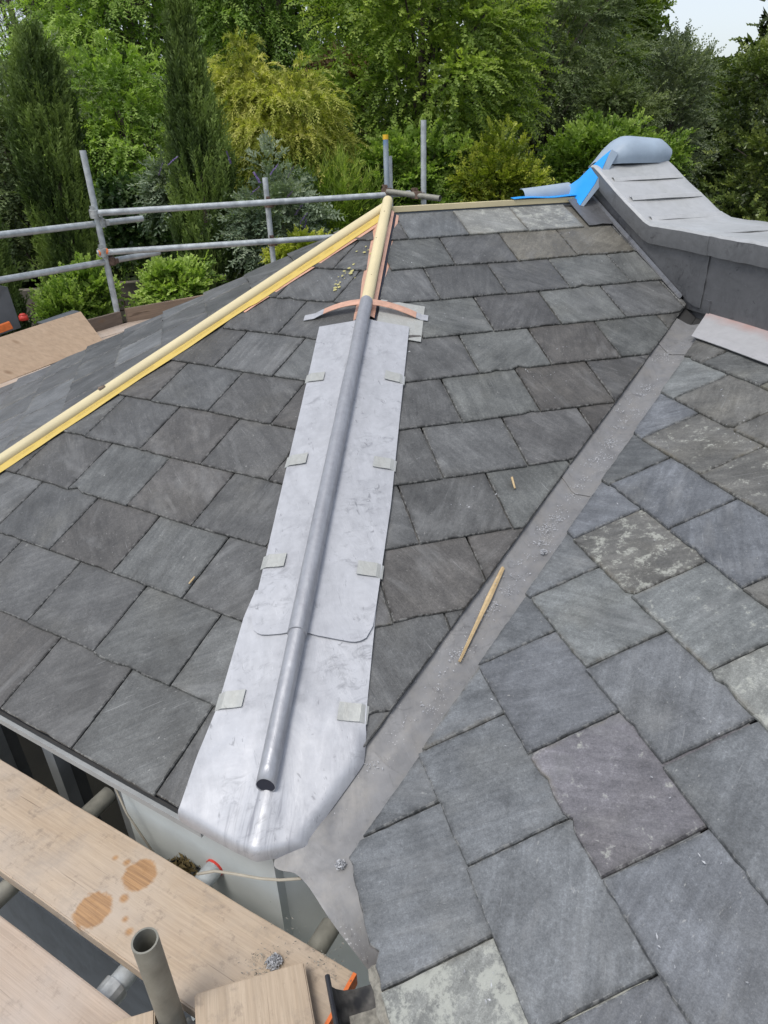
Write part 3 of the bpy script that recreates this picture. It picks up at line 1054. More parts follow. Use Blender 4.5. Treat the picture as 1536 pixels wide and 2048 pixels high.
def vp(a, o, h):
    p = Vector((V1.x, V1.y, 0)) + VD * a + VN * o
    zR = V1.z + VZ * a + kR * o
    zN = V1.z + VZ * a + kN * o
    f = max(0.0, min(1.0, 0.5 + o / 0.08))
    f = f * f * (3 - 2 * f)
    return Vector((p.x, p.y, zN * (1 - f) + zR * f + h))


A_TOP = 2.16
segs = [(1.93, A_TOP, 0.0085), (1.03, 1.975, 0.005), (-0.10, 1.075, 0.0018)]
for (a0, a1, hh) in segs:
    rows = []
    N_ = int((a1 - a0) / 0.03) + 1
    for i in range(N_ + 1):
        a = a0 + (a1 - a0) * i / N_
        row = []
        for j in range(17):
            o = -0.115 + 0.225 * j / 16
            aa = a + (0.035 * (o / 0.1) + 0.02 * (1 - abs(o) / 0.1) * -1 if i == 0 and a0 > 0 else 0)
            h = -0.002 + hh + wob((aa, o, 0), 6, 0.004) + wob((aa, o, 5), 22, 0.0012)
            row.append(vp(aa, o, h))
        rows.append(row)
    sheet('lead_sheet', rows, M['lead_valley'], vall, 0.002)
# apron of the valley over the inner corner, drooping past the eaves
zE = ZC - 1.362
lipc = [(-0.03, 0.985, -1.392), (0.005, 0.962, -1.388), (0.022, 0.955, -1.386), (0.047, 0.917, -1.393), (0.068, 0.863, -1.406), (0.105, 0.798, -1.430), (0.138, 0.748, -1.455), (0.165, 0.69, -1.47)]
lipc = [Vector((x, y, z + ZC)) for x, y, z in lipc]
backc = [vp(-0.02, 0.108, -0.001), vp(-0.03, 0.07, -0.001), vp(-0.04, 0.03, -0.001), vp(-0.05, -0.02, -0.001), vp(-0.05, -0.07, -0.001), vp(-0.06, -0.12, -0.001), Vector((0.245, 0.80, ZC - 1.352)), Vector((0.235, 0.69, ZC - 1.355))]
midc = [vp(-0.17, 0.095, -0.002), vp(-0.19, 0.06, -0.002), vp(-0.20, 0.03, -0.002), Vector((0.115, 0.975, ZC - 1.374)), Vector((0.135, 0.915, ZC - 1.370)), Vector((0.148, 0.84, ZC - 1.372)), Vector((0.158, 0.765, ZC - 1.377)), Vector((0.172, 0.69, ZC - 1.38))]
rows = []
for i in range(11):
    f = i / 10
    row = []
    for b_, m_, l_ in zip(backc, midc, lipc):
        if f < 0.5: p_ = b_.lerp(m_, f * 2)
        else:
            g_ = (f - 0.5) * 2
            p_ = m_.lerp(l_, g_)
            p_.z = m_.z + (l_.z - m_.z) * g_ ** 1.6
        row.append(p_ + Vector((0, 0, wob(p_, 14, 0.004) * (1 if f > 0.2 else 0))))
    rows.append(row)
apo = sheet('lead_apron', rows, M['lead_valley'], vall, 0.003)
sd = apo.modifiers.new('round', 'SUBSURF')
sd.levels = sd.render_levels = 3
apo.modifiers.move(2, 0)
# --- lead at the head of the valley and pinkish apron against the upstand
rows = []
for i in range(9):
    y = 2.33 - (2.33 - 0.9) * i / 8
    rows.append([Vector((x, y + (x - 1.905) * 0.8 * (1 - i / 8), V1.z + (x - V1.x) * TN + 0.037 + wob((x, y, 0), 8, 0.004))) for x in (1.905 + 0.004 * math.sin(i * 2), 1.96, 2.02, 2.075)])
pk = sheet('lead_apron', rows, M['lead_pink'], house, 0.003)
pk['label'] = 'pale lead apron with pink primer smear below the upstand'
# pink primer smeared on its upper edge
_t = M['lead_pink'].node_tree
_b = _t.nodes['Principled BSDF']
_old = _b.inputs['Base Color'].links[0].from_socket
_h = NT.__new__(NT)
_h.t, _h.b, _h.m = _t, _b, M['lead_pink']
_co = _h.coord('Object')
_sx = _h.n('ShaderNodeSeparateXYZ')
_h.l(_co, _sx.inputs[0])
_e = _h.math('ADD', _sx.outputs[0], _h.math('MULTIPLY', _h.math('SUBTRACT', _h.noise(_co, 9, 4, 0.6), 0.5), 0.09))
_f = _h.math('MULTIPLY', _h.math('SUBTRACT', _e, 2.015), 16.0, clamp=True)
_h.l(_h.mix(_h.math('MULTIPLY', _f, 0.8), _old, (0.42, 0.25, 0.215)), _b.inputs['Base Color'])

# ------------------------------------------------------------------ lead covered parapet
par = empty('parapet')
par.parent = house
par.matrix_parent_inverse = Matrix.Translation(-house.location)
par['label'] = 'lead covered parapet with ramped coping at the right end of the ridge'
X0, X1 = 2.08, 2.465
ZT = ZC - 0.372
prof = [(0.2, ZT), (2.90, ZT), (2.98, ZT + 0.022), (3.44, ZT + 0.228), (3.60, ZT + 0.23)]
# core wall
vs, fs = [], []
for x in (X0, X1):
    for y, z in prof: vs.append((x, y, z - 0.03))
    for y, z in reversed(prof): vs.append((x, y, ZC - 1.6))
n = len(prof) * 2
fs = [tuple(range(n)), tuple(range(2 * n - 1, n - 1, -1))] + [(i, i + n, (i + 1) % n + n, (i + 1) % n) for i in range(n)]
mesh('wall_core', vs, fs, M['lead_wall'], par)
# upstand sheets on the face, lapped
def face_sheet(y0, y1, zlo, zhi, x, nm, mat, seed, nr=14, nc=8, th=0.003):
    rows = []
    for i in range(nr + 1):
        y = y0 + (y1 - y0) * i / nr
        rows.append([Vector((x + wob((y, j, seed), 5, 0.004) + wob((y * 3, j * 2, seed), 4, 0.002), y, zlo(y) + (zhi(y) - zlo(y)) * j / nc)) for j in range(nc + 1)])
    o = sheet(nm, rows, mat, par, th)
    return o


ztop = lambda y: lerp(y, *prof)
zR_ = lambda y: AZ - (AY - y) * T
zN_ = lambda y: V1.z + (2.06 - V1.x) * TN
face_sheet(0.3, 2.62, lambda y: zN_(y) + 0.03, lambda y: ZT - 0.03, 2.068, 'upstand_sheet', M['lead_wall'], 1)
face_sheet(2.50, 3.12, lambda y: max(zN_(y) + 0.05, zR_(y) + 0.035) if y < 2.62 else zR_(y) + 0.035, lambda y: ztop(y) - 0.03, 2.060, 'upstand_sheet', M['lead_wall'], 2)
face_sheet(3.05, 3.46, lambda y: zR_(y) + 0.03, lambda y: ztop(y) - 0.02, 2.064, 'upstand_sheet', M['lead_wall'], 3)
# foot of the upstand turned onto the slates
rows = [[Vector((2.058 - 0.008 * j, y, zR_(y) + 0.030 - 0.003 * j + (0.010 if j == 0 else 0))) for j in range(3)] for y in [2.62 + 0.86 * i / 30 for i in range(31)]]
sheet('upstand_foot', rows, M['lead_wall'], par, 0.003)
# dark lead slip at the top course
rows = [[Vector((1.912 + 0.145 * j / 4 + (0.0), y, zR_(y) + 0.027 + 0.003 * math.sin(j * 2 + y * 9))) for j in range(5)] for y in [3.205 + 0.23 * i / 6 for i in range(7)]]
sl_ = sheet('lead_soaker', rows, M['lead_wall'], par, 0.003)
# coping: top and rounded drip edge, sheets lapped
def coping(y0, y1, lift, seed, name='coping_sheet'):
    rows = []
    ys = [y0 + (y1 - y0) * i / max(6, int((y1 - y0) / 0.03)) for i in range(max(6, int((y1 - y0) / 0.03)) + 1)]
    for y in ys:
        z = ztop(y) + lift
        row = []
        for (x, dz) in ((2.050, -0.080), (2.046, -0.05), (2.0455, -0.008), (2.053, 0.0), (2.085, 0.001), (2.16, -0.003), (2.24, -0.005), (2.32, -0.004), (2.40, -0.002), (2.470, 0.002), (2.480, -0.003), (2.485, -0.02), (2.487, -0.07)):
            row.append(Vector((x - lift * 0.6 if x < 2.1 else x, y, z + dz + wob((x, y, seed), 6, 0.005) + wob((x, y, seed), 17, 0.002))))
        rows.append(row)
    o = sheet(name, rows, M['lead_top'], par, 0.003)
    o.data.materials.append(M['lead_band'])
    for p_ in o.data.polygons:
        if abs(p_.normal.x) > 0.8: p_.material_index = 1  # upright faces take the shaded copy of the coping lead
    return o


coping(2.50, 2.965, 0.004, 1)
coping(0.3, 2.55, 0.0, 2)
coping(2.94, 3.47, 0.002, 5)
for y in (3.13, 3.30, 2.955):                      # welted seams across the ramp
    rows = []
    for i in range(15):
        x = 2.075 + 0.385 * i / 14
        z = ztop(y) + 0.0125
        rows.append([Vector((x, y + d, z + dz + d * 0.44 + wob((x, y, 4), 6, 0.004))) for d, dz in ((-0.018, -0.004), (-0.010, 0.001), (-0.004, 0.0035), (0.004, 0.0035), (0.010, 0.001), (0.018, -0.004))])
    sheet('seam', rows, M['lead_top'], par, 0.001)
# small clip on the upstand
cb = MB()
cb.box((2.062, 2.46, zN_(2) + 0.062), (0.003, 0, 0), (0, 0.017, 0), (0, 0.002, 0.028))
cb.build('clip', M['lead_wall'], par)
# flat roof beyond the coping, hidden by it
fr = MB()
fr.box((3.6, 2.0, ZC - 0.72), (1.13, 0, 0), (0, 1.7, 0), (0, 0, 0.05))
fro = fr.build('flat_roof', M['lead_wall'], house)
fro['label'] = 'flat roof behind the parapet'

# ------------------------------------------------------------------ blue membrane curling over the ridge end
mem = empty('membrane_offcut', (2.2, 3.5, ZC - 0.2))
tag(mem, 'curled blue backed roofing membrane over the top of the parapet ramp', 'membrane')
zt = ZT + 0.235
rows = []
for i in range(13):
    f = i / 12
    x = 2.07 + 0.42 * f + 0.0
    rr = 0.012 + 0.074 * math.sin(min(1, f * 2.6) * math.pi * 0.5) - 0.028 * f - (0.02 * max(0, f - 0.85) / 0.15)
    cy, cz = 3.50, zt + rr * 0.72 - 0.012
    row = []
    for k in range(15):
        t = -0.35 * math.pi + 1.52 * math.pi * k / 14
        row.append(Vector((x + 0.02 * math.sin(t), cy - rr * 1.25 * math.cos(t + math.pi), cz + rr * math.sin(t) * (1.0 + 0.15 * f))))
    rows.append(row)
o = sheet('membrane_roll', rows, M['blue_top'], mem, 0.002)
# blue flap falling from the roll to the ridge
P = lambda px, py, Y: at(px, py, Y)
fl = [[P(1222, 300, 3.43), P(1206, 335, 3.40), P(1190, 368, 3.38), P(1160, 412, 3.37)],
      [P(1206, 313, 3.44), P(1192, 345, 3.42), P(1176, 378, 3.40), P(1156, 406, 3.39)],
      [P(1180, 336, 3.47), P(1168, 362, 3.455), P(1158, 386, 3.44), P(1150, 403, 3.43)],
      [P(1158, 358, 3.49), P(1150, 376, 3.48), P(1146, 392, 3.47), P(1143, 404, 3.46)],
      [P(1128, 378, 3.51), P(1128, 388, 3.50), P(1128, 398, 3.49), P(1130, 405, 3.48)]]
o = sheet('membrane_flap', fl, M['blue'], mem, 0.002)
fl = [[P(1223, 299, 3.425), P(1207, 334, 3.395), P(1191, 367, 3.375), P(1161, 411, 3.365)],
      [P(1236, 306, 3.42), P(1216, 342, 3.39), P(1197, 376, 3.37), P(1167, 413, 3.36)]]
sheet('membrane_edge', fl, M['blue_top'], mem, 0.002)
strip = empty('membrane_strip', (1.7, 3.47, AZ))
tag(strip, 'short blue grey membrane strip curling off the ridge batten', 'membrane')
rows = []
for i in range(9):
    f = i / 8
    x = 1.70 + 0.27 * f
    row = []
    for k in range(9):
        t = -0.4 + 2.3 * k / 8
        rr = 0.040
        row.append(Vector((x - 0.012 * k / 8, AY + 0.03 - 0.0 + rr * (1 - math.cos(t)) * 0.9, AZ + 0.034 + rr * math.sin(t) + 0.02 * f * k / 8)))
    rows.append(row)
sheet('membrane_roll', rows, M['blue_top'], strip, 0.002)
rows = [[Vector((1.62 + 0.36 * i / 8, AY - 0.01 + 0.045 * j / 2, AZ + 0.034 + 0.002 * j + 0.003 * math.sin(i))) for j in range(3)] for i in range(9)]
sheet('membrane_underside', rows, M['blue'], strip, 0.002)

# ------------------------------------------------------------------ walls, window, eaves
zEv = AZ - S_E * SN
wl = MB()
cW = 1.005                                            # chamfer wall: x + y = cW
def LW(k, z): return Vector(((cW) / 2 + k * Q, cW / 2 - k * Q, z))       # k along the wall, to the right/front
kc = (-0.022 - 1.027) / 2 / Q                         # corner with the front
kw = (-0.39 - 1.39) / 2 / Q                           # right jamb of the window
kl = (-1.42 - 2.42) / 2 / Q
ztopw = zEv - 0.02
inn = Vector((Q, Q, 0))
def wall_piece(mb, k0, k1, z0, z1, th=0.2):
    a, b = LW(k0, z0), LW(k1, z0)
    c_ = (a + b) / 2 + inn * th / 2
    c_.z = (z0 + z1) / 2
    mb.box(c_, (b - a) / 2, inn * th / 2, Vector((0, 0, (z1 - z0) / 2)))
wall_piece(wl, kw, kc, 0, ztopw)
xN, yF = 0.215, 1.045
wl.box(((-0.02 + xN) / 2, yF + 0.1, ztopw / 2), ((xN + 0.02) / 2, 0, 0), (0, 0.1, 0), (0, 0, ztopw / 2))
wl.box((xN + 0.1, (yF - 3) / 2, (ztopw - 0.03) / 2), (0.1, 0, 0), (0, (yF + 3) / 2, 0), (0, 0, (ztopw - 0.03) / 2))
wl.box((-1.40, 3.455, ztopw / 2), (0.1, 0, 0), (0, 1.05, 0), (0, 0, ztopw / 2))
wo_ = wl.build('wall', M['render'], house)
wo_['label'] = 'pale painted wall under the eaves'
pl = MB()
wall_piece(pl, kl, kw - 0.001, 0, 1.35)
po_ = pl.build('shaded_lower_wall', M['slab'], house)  # shade behind the boards put into a darker wall colour
po_['label'] = 'lower wall below the window with the shade of the gap in its colour'
# window: frame and glass
wf = MB()
for k0, k1, z0, z1 in ((kw - 0.055, kw - 0.002, 1.36, ztopw), (kw - 0.36, kw - 0.312, 1.36, ztopw - 0.03), (kw - 0.70, kw - 0.652, 1.36, ztopw - 0.03), (kl, kw - 0.056, 2.545 - 0.035, ztopw - 0.001), (kl, kw - 0.056, 1.352, 1.40)):
    a, b = LW(k0, z0), LW(k1, z0)
    c_ = (a + b) / 2 + inn * 0.045
    c_.z = (z0 + z1) / 2
    wf.box(c_, (b - a) / 2, inn * 0.03, Vector((0, 0, (z1 - z0) / 2)))
win = wf.build('window', M['frame'], house)
win['label'] = 'grey framed window below the eaves'
for k0, k1 in ((kl, kw - 0.703), (kw - 0.65, kw - 0.362), (kw - 0.31, kw - 0.056)):
    g = MB()
    a, b = LW(k0, 2), LW(k1, 2)
    c_ = (a + b) / 2 + inn * 0.055
    c_.z = 1.95
    g.box(c_, (b - a) / 2, inn * 0.004, Vector((0, 0, 0.55)))
    g.build('pane', M['glass'], win)
# eaves trim of the chamfer
tr = MB()
e0 = SL.p(-CS * T22 * 2.66, 2.632, 0)
e1 = SL.p(CS * T22 * 2.66 - 0.16, 2.632, 0)
dv = (e1 - e0) / 2
dn = Vector((-Q, -Q, 0))
tr.box((e0 + e1) / 2 + Vector((0, 0, -0.042)) + dn * 0.034, dv, dn * 0.006, (0, 0, 0.010))
tro = tr.build('fascia', M['fascia'], house)
tro['label'] = 'thin light grey trim below the slates'
tr = MB()
tr.box((e0 + e1) / 2 + Vector((0, 0, -0.020)) + dn * 0.014, dv, dn * 0.016, (0, 0, 0.010))
tr.build('eaves_tray', M['dark_trim'], house)
tr = MB()
tr.box((e0 + e1) / 2 + Vector((0, 0, -0.042)) - dn * 0.012, dv, dn * 0.038, (0, 0, 0.006))
tr.build('soffit', M['fascia'], house)
# eaves of the near wing: fascia board
tr = MB()
tr.box((0.195, -0.05, zE - 0.08), (0.012, 0, 0), (0, 0.80, 0), (0, 0, 0.06))
tr.build('fascia', M['dark_trim'], house)

# --- black gutter on the wing eaves
gut = empty('gutter')
gut.parent = house
gut.matrix_parent_inverse = Matrix.Translation(-house.location)
gut['label'] = 'black plastic gutter with a dusty bracket below the near slates'
gp = [(0.050, 0.0), (0.046, -0.006), (0.050, -0.030), (0.060, -0.046), (0.075, -0.060), (0.10, -0.068), (0.13, -0.068), (0.150, -0.055), (0.155, -0.02)]
zg = ZC - 1.405
def gutter_run(y0, y1, sc, mat, name, dz=0.0):
    rows = []
    for i in range(13):
        y = y0 + (y1 - y0) * i / 12
        rows.append([Vector((0.10 + (x - 0.10) * sc, y, zg + dz + z * sc)) for x, z in gp])
    return sheet(name, rows, mat, gut, 0.003)
gutter_run(0.665, -0.6, 0.93, M['gutter'], 'gutter_trough')
M['dusty'] = mat_plain('dusty_black_plastic', (0.075, 0.072, 0.068), 0.6, 0, 0.6, 45, tint=(0.02, 0.021, 0.024))
gutter_run(0.735, 0.635, 1.02, M['dusty'], 'gutter_bracket', 0.003)
rows = [[Vector((0.128 + 0.03 * j / 5 + 0.006 * mn.noise(Vector((y * 50, j, 1))), y, zg - 0.004 + 0.02 * j / 5 + 0.010 * mn.noise(Vector((y * 45, j * 0.7, 5))))) for j in range(6)] for y in [0.73 - 0.02 * i for i in range(40)]]
sheet('mortar', rows, M['mastic'], gut, 0.006)
rows = [[Vector((x + 0.004 * mn.noise(Vector((x * 60, y * 60, 0))), y, zg - 0.045 + 0.006 * mn.noise(Vector((x * 40, y * 40, 3))))) for x in [0.075 + 0.07 * j / 8 for j in range(9)]] for y in [0.645 + 0.012 * i for i in range(4)]]
sheet('silt', M and rows, M['mastic'], gut, 0.004)
gutter_end = MB()
gutter_end.tube([(0.048, 0.74, zg + 0.003), (0.048, -0.6, zg + 0.003)], 0.005, 8)
gutter_end.build('gutter_lip', M['gutter'], gut)

# ------------------------------------------------------------------ ground
gs = MB()
gs.add([(-60, -40, 0), (60, -40, 0), (60, 90, 0), (-60, 90, 0)], [(0, 1, 2, 3)])
g = gs.build('ground', M['soil'])
tag(g, 'dark garden ground around the house', 'ground', kind='structure')

# ------------------------------------------------------------------ scaffold
def tube_obj(name, p0, p1, parent, mat, rad=0.02415, hollow=True, n=16):
    mb = MB()
    mb.tube([p0, p1], rad, n, hollow=0.0035 if hollow else 0)
    o = mb.build(name, mat, parent)
    auto_smooth(o, 40)
    return o


def coupler(parent, p, ax1, ax2, mat, name='coupler'):
    """two clamp bands at right angles with their bolts"""
    mb = MB()
    ax1, ax2 = Vector(ax1).normalized(), Vector(ax2).normalized()
    sep = ax1.cross(ax2).normalized() * 0.026
    p = Vector(p)
    for c_, a in ((p - sep, ax1), (p + sep, ax2)):
        mb.tube([c_ - a * 0.029, c_ + a * 0.029], 0.0335, 12)
    for c_, a, b in ((p - sep, ax1, ax2), (p + sep, ax2, ax1)):
        q = c_ + b * 0.042
        mb.box(q, b * 0.014, a * 0.018, sep * 0.8)
        mb.tube([q - sep * 1.2, q + sep * 1.9], 0.008, 8)
        mb.tube([q + sep * 1.3, q + sep * 1.8], 0.015, 6)
    o = mb.build(name, mat, parent)
    auto_smooth(o, 40)
    return o


sf = empty('scaffold', (0.3, 6.4, 0))
tag(sf, 'galvanised tube scaffold guardrail standing beyond the hipped roof', 'scaffold')
PL = (-0.645, 6.30)
tube_obj('upright_tube', (PL[0], PL[1], 0), (PL[0] - 0.004, PL[1], ZC + 0.005), sf, M['galv'])
tube_obj('upright_tube', (0.742, 6.56, 0), (0.742, 6.56, at(532, 355, 6.56).z), sf, M['galv'])
p = at(771, 270, 6.62)
tube_obj('upright_tube', (p.x, p.y, 0), p, sf, M['galv_blue'])
p2 = at(779, 312, 6.70)
tube_obj('upright_tube', (p2.x, p2.y, 0), p2, sf, M['galv'])
p3 = at(847, 240, 6.35)
tube_obj('upright_tube', (p3.x, p3.y, 0), p3, sf, M['galv'])
mb = MB()
mb.tube([p - Vector((0, 0, 0.035)), p + Vector((0, 0, 0.004))], 0.0255, 14)
mb.build('yellow_band', M['yellow_cap'], sf)
# rails: left pair runs with the rear chamfer, right pair with the back of the bay
a, b = at(770, 390, 6.57), at(183, 427, 6.24)
tube_obj('guardrail_tube', a + (a - b).normalized() * 0.25, b, sf, M['galv'])
a, b = at(1000, 452, 6.62), at(194, 506, 6.24)
tube_obj('guardrail_tube', a, b, sf, M['galv'])
a, b = at(-170, 490, 5.30), at(284, 437, 6.68)
tube_obj('guardrail_tube', a, b, sf, M['galv'])
a, b = at(-170, 590, 5.30), at(318, 505, 6.68)
tube_obj('guardrail_tube', a, b, sf, M['galv'])
a, b = at(775, 383, 6.55), at(880, 397, 6.12)
tube_obj('guardrail_tube', a, b, sf, M['galv_old'])
for (px, py, Y, mt) in ((188, 428, 6.265, 'coupler_g'), (203, 446, 6.34, 'coupler_g'), (205, 505, 6.265, 'coupler_g'), (222, 522, 6.34, 'coupler'), (538, 407, 6.53, 'coupler'), (545, 484, 6.53, 'coupler'), (774, 383, 6.59, 'coupler'), (833, 390, 6.33, 'coupler')):
    coupler(sf, at(px, py, Y), (0, 0, 1), (0.95, 0.2, 0), M[mt])
mb = MB()
q = at(207, 505, 6.24)
mb.tube([q - Vector((0.035, 0.01, 0.002)), q + Vector((0.035, 0.01, 0.002))], 0.0262, 14)
mb.build('orange_tape', M['orange'], sf)
# toe boards and platform of the far lift
zP = ZC - 1.30


def board(name, a, b, width, thick, mat, label, cat='board', group=None, roll_=0.0, end=None):
    """a,b: ends of the top centre line; local x runs along the board"""
    a, b = Vector(a), Vector(b)
    d = b - a
    L = d.length
    x = d.normalized()
    y = Vector((0, 0, 1)).cross(x).normalized()
    z = x.cross(y)
    if roll_:
        q_ = Matrix.Rotation(roll_, 3, x)
        y, z = q_ @ y, q_ @ z
    bm = bmesh.new()
    bmesh.ops.create_cube(bm, size=1.0)
    for v in bm.verts:
        v.co = Vector((v.co.x * L, v.co.y * width, v.co.z * thick))
    bmesh.ops.bevel(bm, geom=bm.edges[:], offset=0.003, segments=2, affect='EDGES')
    bmesh.ops.subdivide_edges(bm, edges=[e for e in bm.edges if e.calc_length() > 0.25 * L], cuts=12, use_grid_fill=True)
    for v in bm.verts:
        v.co.y += 0.003 * mn.noise(Vector((v.co.x * 4, 0, L)))
        v.co.z += 0.0025 * mn.noise(Vector((v.co.x * 3, v.co.y * 3, L)))
    me = bpy.data.meshes.new(name)
    bm.to_mesh(me)
    bm.free()
    o = link(name, me, mat)
    mw = Matrix((x, y, z)).transposed().to_4x4()
    mw.translation = (a + b) / 2 - z * thick / 2
    o.matrix_world = mw
    tag(o, label, cat, group)
    if end:
        eb = MB()
        eb.box((end[0] * L / 2, 0, 0), (0.004, 0, 0), (0, width / 2 * 1.004, 0), (0, 0, thick / 2 * 1.03))
        e_ = eb.build('painted_end', end[1])
        e_.parent = o
    return o


J = Vector((-0.603, 6.30, zP))
zc = zP + 0.105
board('toe_board', J + Vector((0.02, 0.01, 0.112)), J + Vector((1.75, 0.80, 0.125)), 0.035, 0.215, M['toe'], 'brown toe board on edge right of the scaffold upright', 'board')
board('toe_board', J + Vector((-0.94, -1.10, 0.115)), J + Vector((-0.025, -0.03, 0.102)), 0.035, 0.21, M['toe_dark'], 'dark weathered toe board left of the scaffold upright', 'board')
for i in range(4):
    n_ = Vector((Q, -Q, 0)) * (0.13 + 0.235 * i)
    board('scaffold_board', J + n_ + Vector((-1.7, -1.7, -0.0)), J + n_ + Vector((0.9, 0.9, 0.0)), 0.225, 0.038, M['board_g'],
          ('outermost pale board', 'second pale board from the toe boards', 'third pale board from the toe boards', 'innermost pale board')[i] + ' of the far scaffold platform', 'board', 'far platform boards')
# plywood sheet leaning over the platform
p00, p10 = at(208, 688, 5.595), at(-140, 825, 4.35)
p01 = at(160, 625, 5.80)
p11 = p10 + (p01 - p00)
nrm = (p10 - p00).cross(p01 - p00).normalized() * 0.012
vs = [p00, p10, p11, p01]
vs = [v + nrm * s_ for s_ in (-1, 0) for v in vs]
pw = mesh('plywood_sheet', [v - p00 for v in vs], [(0, 1, 2, 3), (7, 6, 5, 4), (0, 4, 5, 1), (1, 5, 6, 2), (2, 6, 7, 3), (3, 7, 4, 0)], M['ply'])
pw.location = p00
tag(pw, 'clean plywood sheet leaning on the far scaffold platform', 'plywood')
# dark slate lying along its top edge, dark board, orange timber end and red cap at far left
a, b = at(78, 652, 5.66), at(152, 627, 5.86)
board('roof_slate', a + Vector((0, 0.05, 0.012)), b + Vector((0, 0.05, 0.012)), 0.10, 0.008, M['slab'], 'dark slate lying along the top edge of the plywood', 'slate')
a, b = at(-6, 668, 5.75), at(-22, 560, 5.80)
bx = MB()
ex = at(38, 655, 5.78) - at(-6, 668, 5.75)
vs = [at(-60, 690, 5.75), at(42, 655, 5.80), at(15, 574, 5.80), at(-60, 560, 5.75)]
dd = Vector((0.1, -0.99, 0.1)) * 0.012
bx.add([v + dd for v in vs] + [v - dd for v in vs], [(0, 1, 2, 3), (7, 6, 5, 4), (0, 4, 5, 1), (1, 5, 6, 2), (2, 6, 7, 3), (3, 7, 4, 0)])
o = bx.build('grey_panel', M['slab'])
tag(o, 'dark grey board standing upright at the far left edge', 'panel')
board('timber_offcut', at(-60, 672, 5.52), at(19, 643, 5.60), 0.05, 0.05, M['orange'], 'orange timber end poking in above the plywood at far left', 'timber')
rc = MB()
p = at(48, 640, 5.66)
rc.tube([p, p + Vector((0.0, 0.0, 0.035))], [0.034, 0.030], 14)
rc.tube([p + Vector((0, 0, 0.035)), p + Vector((0, 0, 0.047))], [0.030, 0.016], 14)
o = rc.build('tube_cap', M['red'], smooth=True)
o.data.transform(Matrix.Translation(-p))
o.location = p
tag(o, 'small red plastic tube cap above the plywood edge', 'cap')
# pale grey lump (sealed joint) on top of the toe boards
# ------------------------------------------------------------------ near scaffold
nf = empty('scaffold', (-0.25, 0.8, 0))
tag(nf, 'near scaffold tubes with one hollow upright rising beside the stained board', 'scaffold')
tube_obj('upright_tube', (-0.255, 0.80, 0), (-0.262, 0.812, ZC - 1.253), nf, M['galv_old'], n=24)
zt_ = ZC - 1.53 - 0.039 - 0.0245
D45 = Vector((Q, Q, 0))
tr1 = Vector((-0.455, 1.47, zt_))
tube_obj('transom_tube', tr1 - D45 * 1.3, tr1 + D45 * 0.02, nf, M['galv_old'])
tr2 = Vector((-0.155, 1.183, zt_))
tube_obj('transom_tube', tr2 - D45 * 1.3, tr2 + D45 * 0.00, nf, M['galv'])
mb = MB()
mb.tube([tr2 - D45 * 0.022, tr2 + D45 * 0.004], 0.0258, 14)
mb.build('red_tape', M['red'], nf)
tr3 = Vector((0.085, 0.945, zt_))
tube_obj('transom_tube', tr3 - D45 * 1.0, tr3, nf, M['galv_old'])
tube_obj('ledger_tube', (-1.6, 1.90, zt_ - 0.05), (0.6, -0.30, zt_ - 0.05), nf, M['galv'])
coupler(nf, (-0.262, 0.80, zt_ - 0.06), (0, 0, 1), (Q, -Q, 0), M['coupler_g'])
mb = MB()
q = tr2 - D45 * 0.36
mb.tube([q - D45 * 0.03, q + D45 * 0.03], 0.030, 14)
mb.build('coupler', M['coupler_g'], nf)
# boards of the near lift
zB = ZC - 1.53
def cline(c_, k):          # point on the line x + y = c_ at distance k along (Q,-Q)
    return Vector((c_ / 2 + k * Q, c_ / 2 - k * Q, zB))
cA = (0.905 + 0.600) / 2
board('scaffold_board', cline(cA, -2.4), cline(cA, -0.4972 + 0.012), 0.2155, 0.038, M['board'], 'broad scaffold board with two round brown stains beside the wall', 'board', 'near platform boards', end=(1, M['orange']))
cB = 0.503 - 0.1525
board('scaffold_board', cline(cB, -2.4), cline(cB, -0.40), 0.2155, 0.038, M['board_g'], 'greyish scaffold board across the dark gap in the lower left corner', 'board', 'near platform boards')
board('scaffold_board', (-0.0995, -0.9, zB + 0.041), (-0.0995, 0.828, zB + 0.041), 0.222, 0.038, M['board'], 'board end laid on top of the stained board at bottom centre', 'board', 'near platform boards')
board('scaffold_board', (-0.398, -0.9, zB + 0.041), (-0.398, 0.822, zB + 0.041), 0.222, 0.038, M['board'], 'board end behind the hollow upright at the bottom edge', 'board', 'near platform boards')
for o in list(C.objects):
    if o.get('label') == 'broad scaffold board with two round brown stains beside the wall':
        o.data.materials[0] = M['board_a']

# ------------------------------------------------------------------ loose bits
def crumbs(name, spots, n, size, mat, label, cat, spread):
    vs, fs = [], []
    for (c_, nn, sp) in spots:
        for _ in range(nn):
            p = Vector(c_) + Vector((random.gauss(0, sp), random.gauss(0, sp), abs(random.gauss(0, sp * 0.18))))
            s_ = size * random.uniform(0.4, 1.5)
            u_ = Vector((random.gauss(0, 1), random.gauss(0, 1), random.gauss(0, 0.5))).normalized()
            v_ = u_.orthogonal().normalized()
            w_ = u_.cross(v_)
            b_ = len(vs)
            vs += [p - u_ * s_, p - u_ * s_ * 0.2 + v_ * s_ * 0.35 + w_ * s_ * 0.3, p + u_ * s_, p + u_ * s_ * 0.1 - v_ * s_ * 0.35 + w_ * s_ * 0.2]
            fs += [(b_, b_ + 1, b_ + 2), (b_, b_ + 2, b_ + 3), (b_ + 1, b_, b_ + 3), (b_ + 1, b_ + 3, b_ + 2)]
    return mesh(name, vs, fs, mat)


def onvalley(a, o): return vp(a, o, 0.006)


